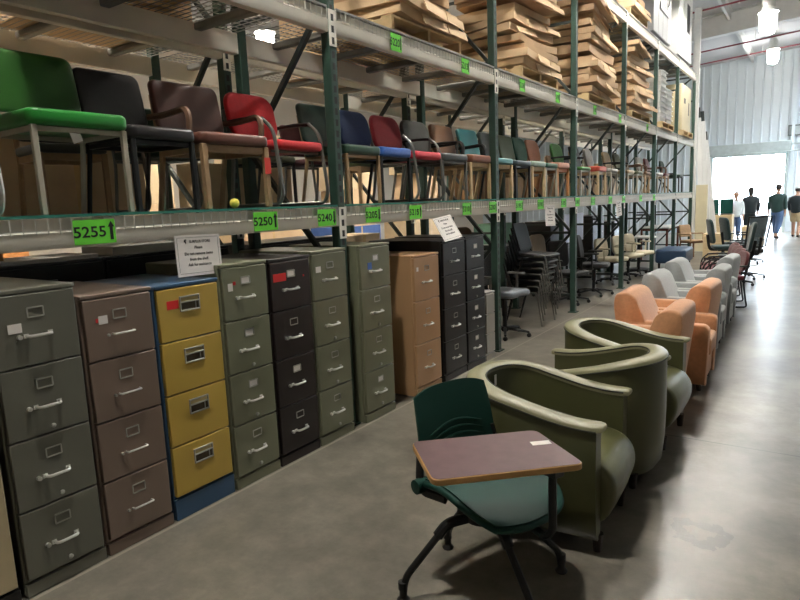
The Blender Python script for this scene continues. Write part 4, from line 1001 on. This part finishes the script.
def person(loc, rz, h, label, top, bottom, hairm, step=.0, shorts=False, hair_len=0, cap=None, arm=(.10, .10), shoe=None):
    """faces +X; hips at half height"""
    t = thing('person', label, 'person', loc, rz, 'people by the roll-up door'); k = h/1.75
    S = lambda ch: [(x*k, y*k, z*k, (r*k if not isinstance(r, tuple) else (r[0]*k, r[1]*k))) for x, y, z, r in ch]
    hip = (0, 0, .93, .10); ch = (0, 0, 1.18, .105); sh = (0, 0, 1.38, .085); nk = (.0, 0, 1.47, .042)
    body = [[hip, ch, sh, nk, (.012, 0, 1.55, .044), (.022, 0, 1.60, .074), (.022, 0, 1.67, .092), (.015, 0, 1.735, .062)]]
    legs = {}; arms = {}
    for s in (-1, 1):
        f = step*s
        L_ = [hip, (.0+f*.2, s*.095, .84, .075), (.02+f*.6, s*.10, .50, .052), (-.02+f*(1.1 if f > 0 else 1.5), s*.10, .10+(.03 if f < 0 else 0), .040), (-.0+f*(1.1 if f > 0 else 1.5), s*.10, .045, .042), (.14+f*(1.1 if f > 0 else 1.5), s*.11, .032, .032)]
        legs[s] = L_; body.append(L_)
        b = arm[0] if s < 0 else arm[1]
        A = [sh, (0, s*.19, 1.375, .042), (-.03, s*.235, 1.12, .036), (-.03+b, s*.235, .885, .028), (-.02+b*1.25, s*.235, .815, .032)]
        arms[s] = A; body.append(A)
        hx = -.02+b*1.25
        for q, (dx, ln) in enumerate(((-.024, .062), (-.008, .075), (.008, .080), (.024, .070))):
            body.append([A[-1], (hx+dx, s*.232, .775, .009), (hx+dx*1.05, s*.226, .775-ln*.5, .008), (hx+dx+.006, s*.214, .775-ln, .007)])
        body.append([A[-1], (hx+.038, s*.222, .800, .010), (hx+.052, s*.212, .765, .008)])
    bd = skin_mesh('body', [S(c) for c in body], skinm, t)
    tp = [[(0, 0, .80, .165), (0, 0, .95, .172), (0, 0, 1.18, .175), (0, 0, 1.36, .16), (0, 0, 1.44, .09)]]
    for s in (-1, 1): A = arms[s]; tp.append([(0, 0, 1.36, .16), (A[1][0], A[1][1], A[1][2], .074), (A[2][0], A[2][1], A[2][2], .060), (A[3][0]*.95, A[3][1], A[3][2]+.03, .044)])
    skin_mesh('jacket', [S(c) for c in tp], top, t)
    bt = [[(0, 0, 1.0, .135), (0, 0, .91, .140)]]
    for s in (-1, 1):
        L_ = legs[s]; c = [(0, 0, .91, .140), (L_[1][0], L_[1][1], L_[1][2], .112), (L_[2][0], L_[2][1], L_[2][2], .085 if not shorts else .098)]
        if not shorts: c.append((L_[3][0], L_[3][1], L_[3][2]+.02, .062))
        bt.append(c)
    skin_mesh('shorts' if shorts else 'trousers', [S(c) for c in bt], bottom, t)
    for s in (-1, 1):
        a, b = legs[s][4], legs[s][5]
        MB().tube([((a[0]-.07)*k, a[1]*k, (a[2]+.0)*k), ((a[0])*k, a[1]*k, (a[2]+.012)*k), ((b[0]-.02)*k, b[1]*k, (b[2]+.010)*k), ((b[0]+.05)*k, b[1]*k, b[2]*k)], [.036*k, .050*k, .044*k, .026*k], 10, flat=.9).build('shoe', shoe or black_plastic, t)
    hd = MB().lathe([(.012, .10), (.055, .092), (.088, .06), (.100, .01), (.098, -.04), (.085, -.075-hair_len*.4), (.075, -.08-hair_len), (.03, -.08-hair_len)], 18, M=T(.005*k, 0, 1.665*k) @ Matrix.Diagonal((k*1.02, k*.90, k, 1)))
    hd.v = [(x-.028*k if x > .02*k and z < 1.68*k else x, y, z) for x, y, z in hd.v]
    hd.build('hair', hairm, t)
    if cap:
        MB().lathe([(.012, .125), (.06, .115), (.096, .08), (.106, .03), (.102, .02)], 18, M=T(.01*k, 0, 1.665*k) @ Matrix.Diagonal((k, k*.92, k, 1))).tube([(.07*k, 0, 1.69*k), (.19*k, 0, 1.68*k)], [.075*k, .05*k], 12, flat=.12).build('cap', cap, t)
    # face
    fx_ = .103*k
    MB().tube([(fx_, 0, 1.675*k), (fx_+.018*k, 0, 1.650*k), (fx_-.004*k, 0, 1.643*k)], [.006*k, .013*k, .009*k], 8).build('nose', skinm, t)
    e_ = MB()
    for s in (-1, 1): e_.lathe([(.003, -.009), (.009, -.004), (.009, .004), (.003, .009)], 8, c=((fx_-.008*k), s*.033*k, 1.680*k))
    e_.build('eyes', ink, t)
    MB().tube([(fx_-.010*k, -.022*k, 1.617*k), (fx_-.001*k, 0, 1.615*k), (fx_-.010*k, .022*k, 1.617*k)], .005*k, 6).build('mouth', mat('lips', (160, 96, 88), .5), t)
    for s in (-1, 1): MB().pad(.030*k, .052*k, .014*k, .013*k, .005*k, M=T(.012*k, s*.090*k, 1.665*k) @ rot(PI/2, 0, 0)).build('ear', skinm, t)
    return t
grn = fabric('dark_green_jacket', (34, 62, 58)); jean = fabric('blue_jeans', (74, 100, 138)); blkj = fabric('black_jacket', (24, 34, 36)); whts = fabric('white_shirt', (214, 220, 222)); khaki = fabric('khaki_cloth', (188, 166, 128)); hairb = mat('dark_hair', (40, 34, 30), .6)
person((-1.20, 24.4, 0), R(70), 1.80, 'person in a dark green jacket and blue jeans walking away', grn, jean, hairb, step=.16, arm=(.03, -.05))
person((-2.00, 24.4, 0), R(100), 1.74, 'person in a black coat standing behind the blond cabinet', blkj, blkj, hairb, hair_len=.12)
person((-2.36, 23.6, 0), R(-70), 1.60, 'person in a white shirt standing left of the person in black', whts, jean, hairb, hair_len=.06)
person((-.66, 24.9, 0), R(80), 1.70, 'person in a dark top, khaki shorts and a pale cap at the right edge', blkj, khaki, hairb, step=.10, shorts=True, cap=whts)
# ---------------------------------------------------------------- camera, sky, exposure
RW_ = ((0.82670678, 0.05449256, -0.55998791), (0.56122331, -0.15028018, 0.81390679), (-0.03980322, -0.98714053, -0.15482013))
cam = bpy.data.cameras.new('camera'); co = bpy.data.objects.new('camera', cam); COL.objects.link(co)
m3 = Matrix(((RW_[0][0], -RW_[0][1], -RW_[0][2]), (RW_[1][0], -RW_[1][1], -RW_[1][2]), (RW_[2][0], -RW_[2][1], -RW_[2][2])))
co.matrix_world = T(0, 0, 1.65) @ m3.to_4x4()
cam.sensor_width = 36; cam.lens = 612/800*36; cam.clip_start = .05; cam.clip_end = 300
SC.camera = co
w = bpy.data.worlds.new('overcast_sky'); SC.world = w; w.use_nodes = True
bg = w.node_tree.nodes['Background']; bg.inputs['Color'].default_value = lin((226, 242, 255)); bg.inputs['Strength'].default_value = SKY_S
pl = bpy.data.lights.new('door_portal', 'AREA'); pl.shape = 'RECTANGLE'; pl.size = 2.5; pl.size_y = 2.95; pl.cycles.is_portal = True
po = bpy.data.objects.new('door_portal', pl); COL.objects.link(po); po.location = (-2.44, 28.2, 1.47); po.rotation_euler = (-PI/2, 0, 0)
SC.view_settings.view_transform = 'Standard'; SC.view_settings.look = 'None'; SC.view_settings.gamma = 1; SC.view_settings.use_curve_mapping = False
SC.view_settings.exposure = EXPO
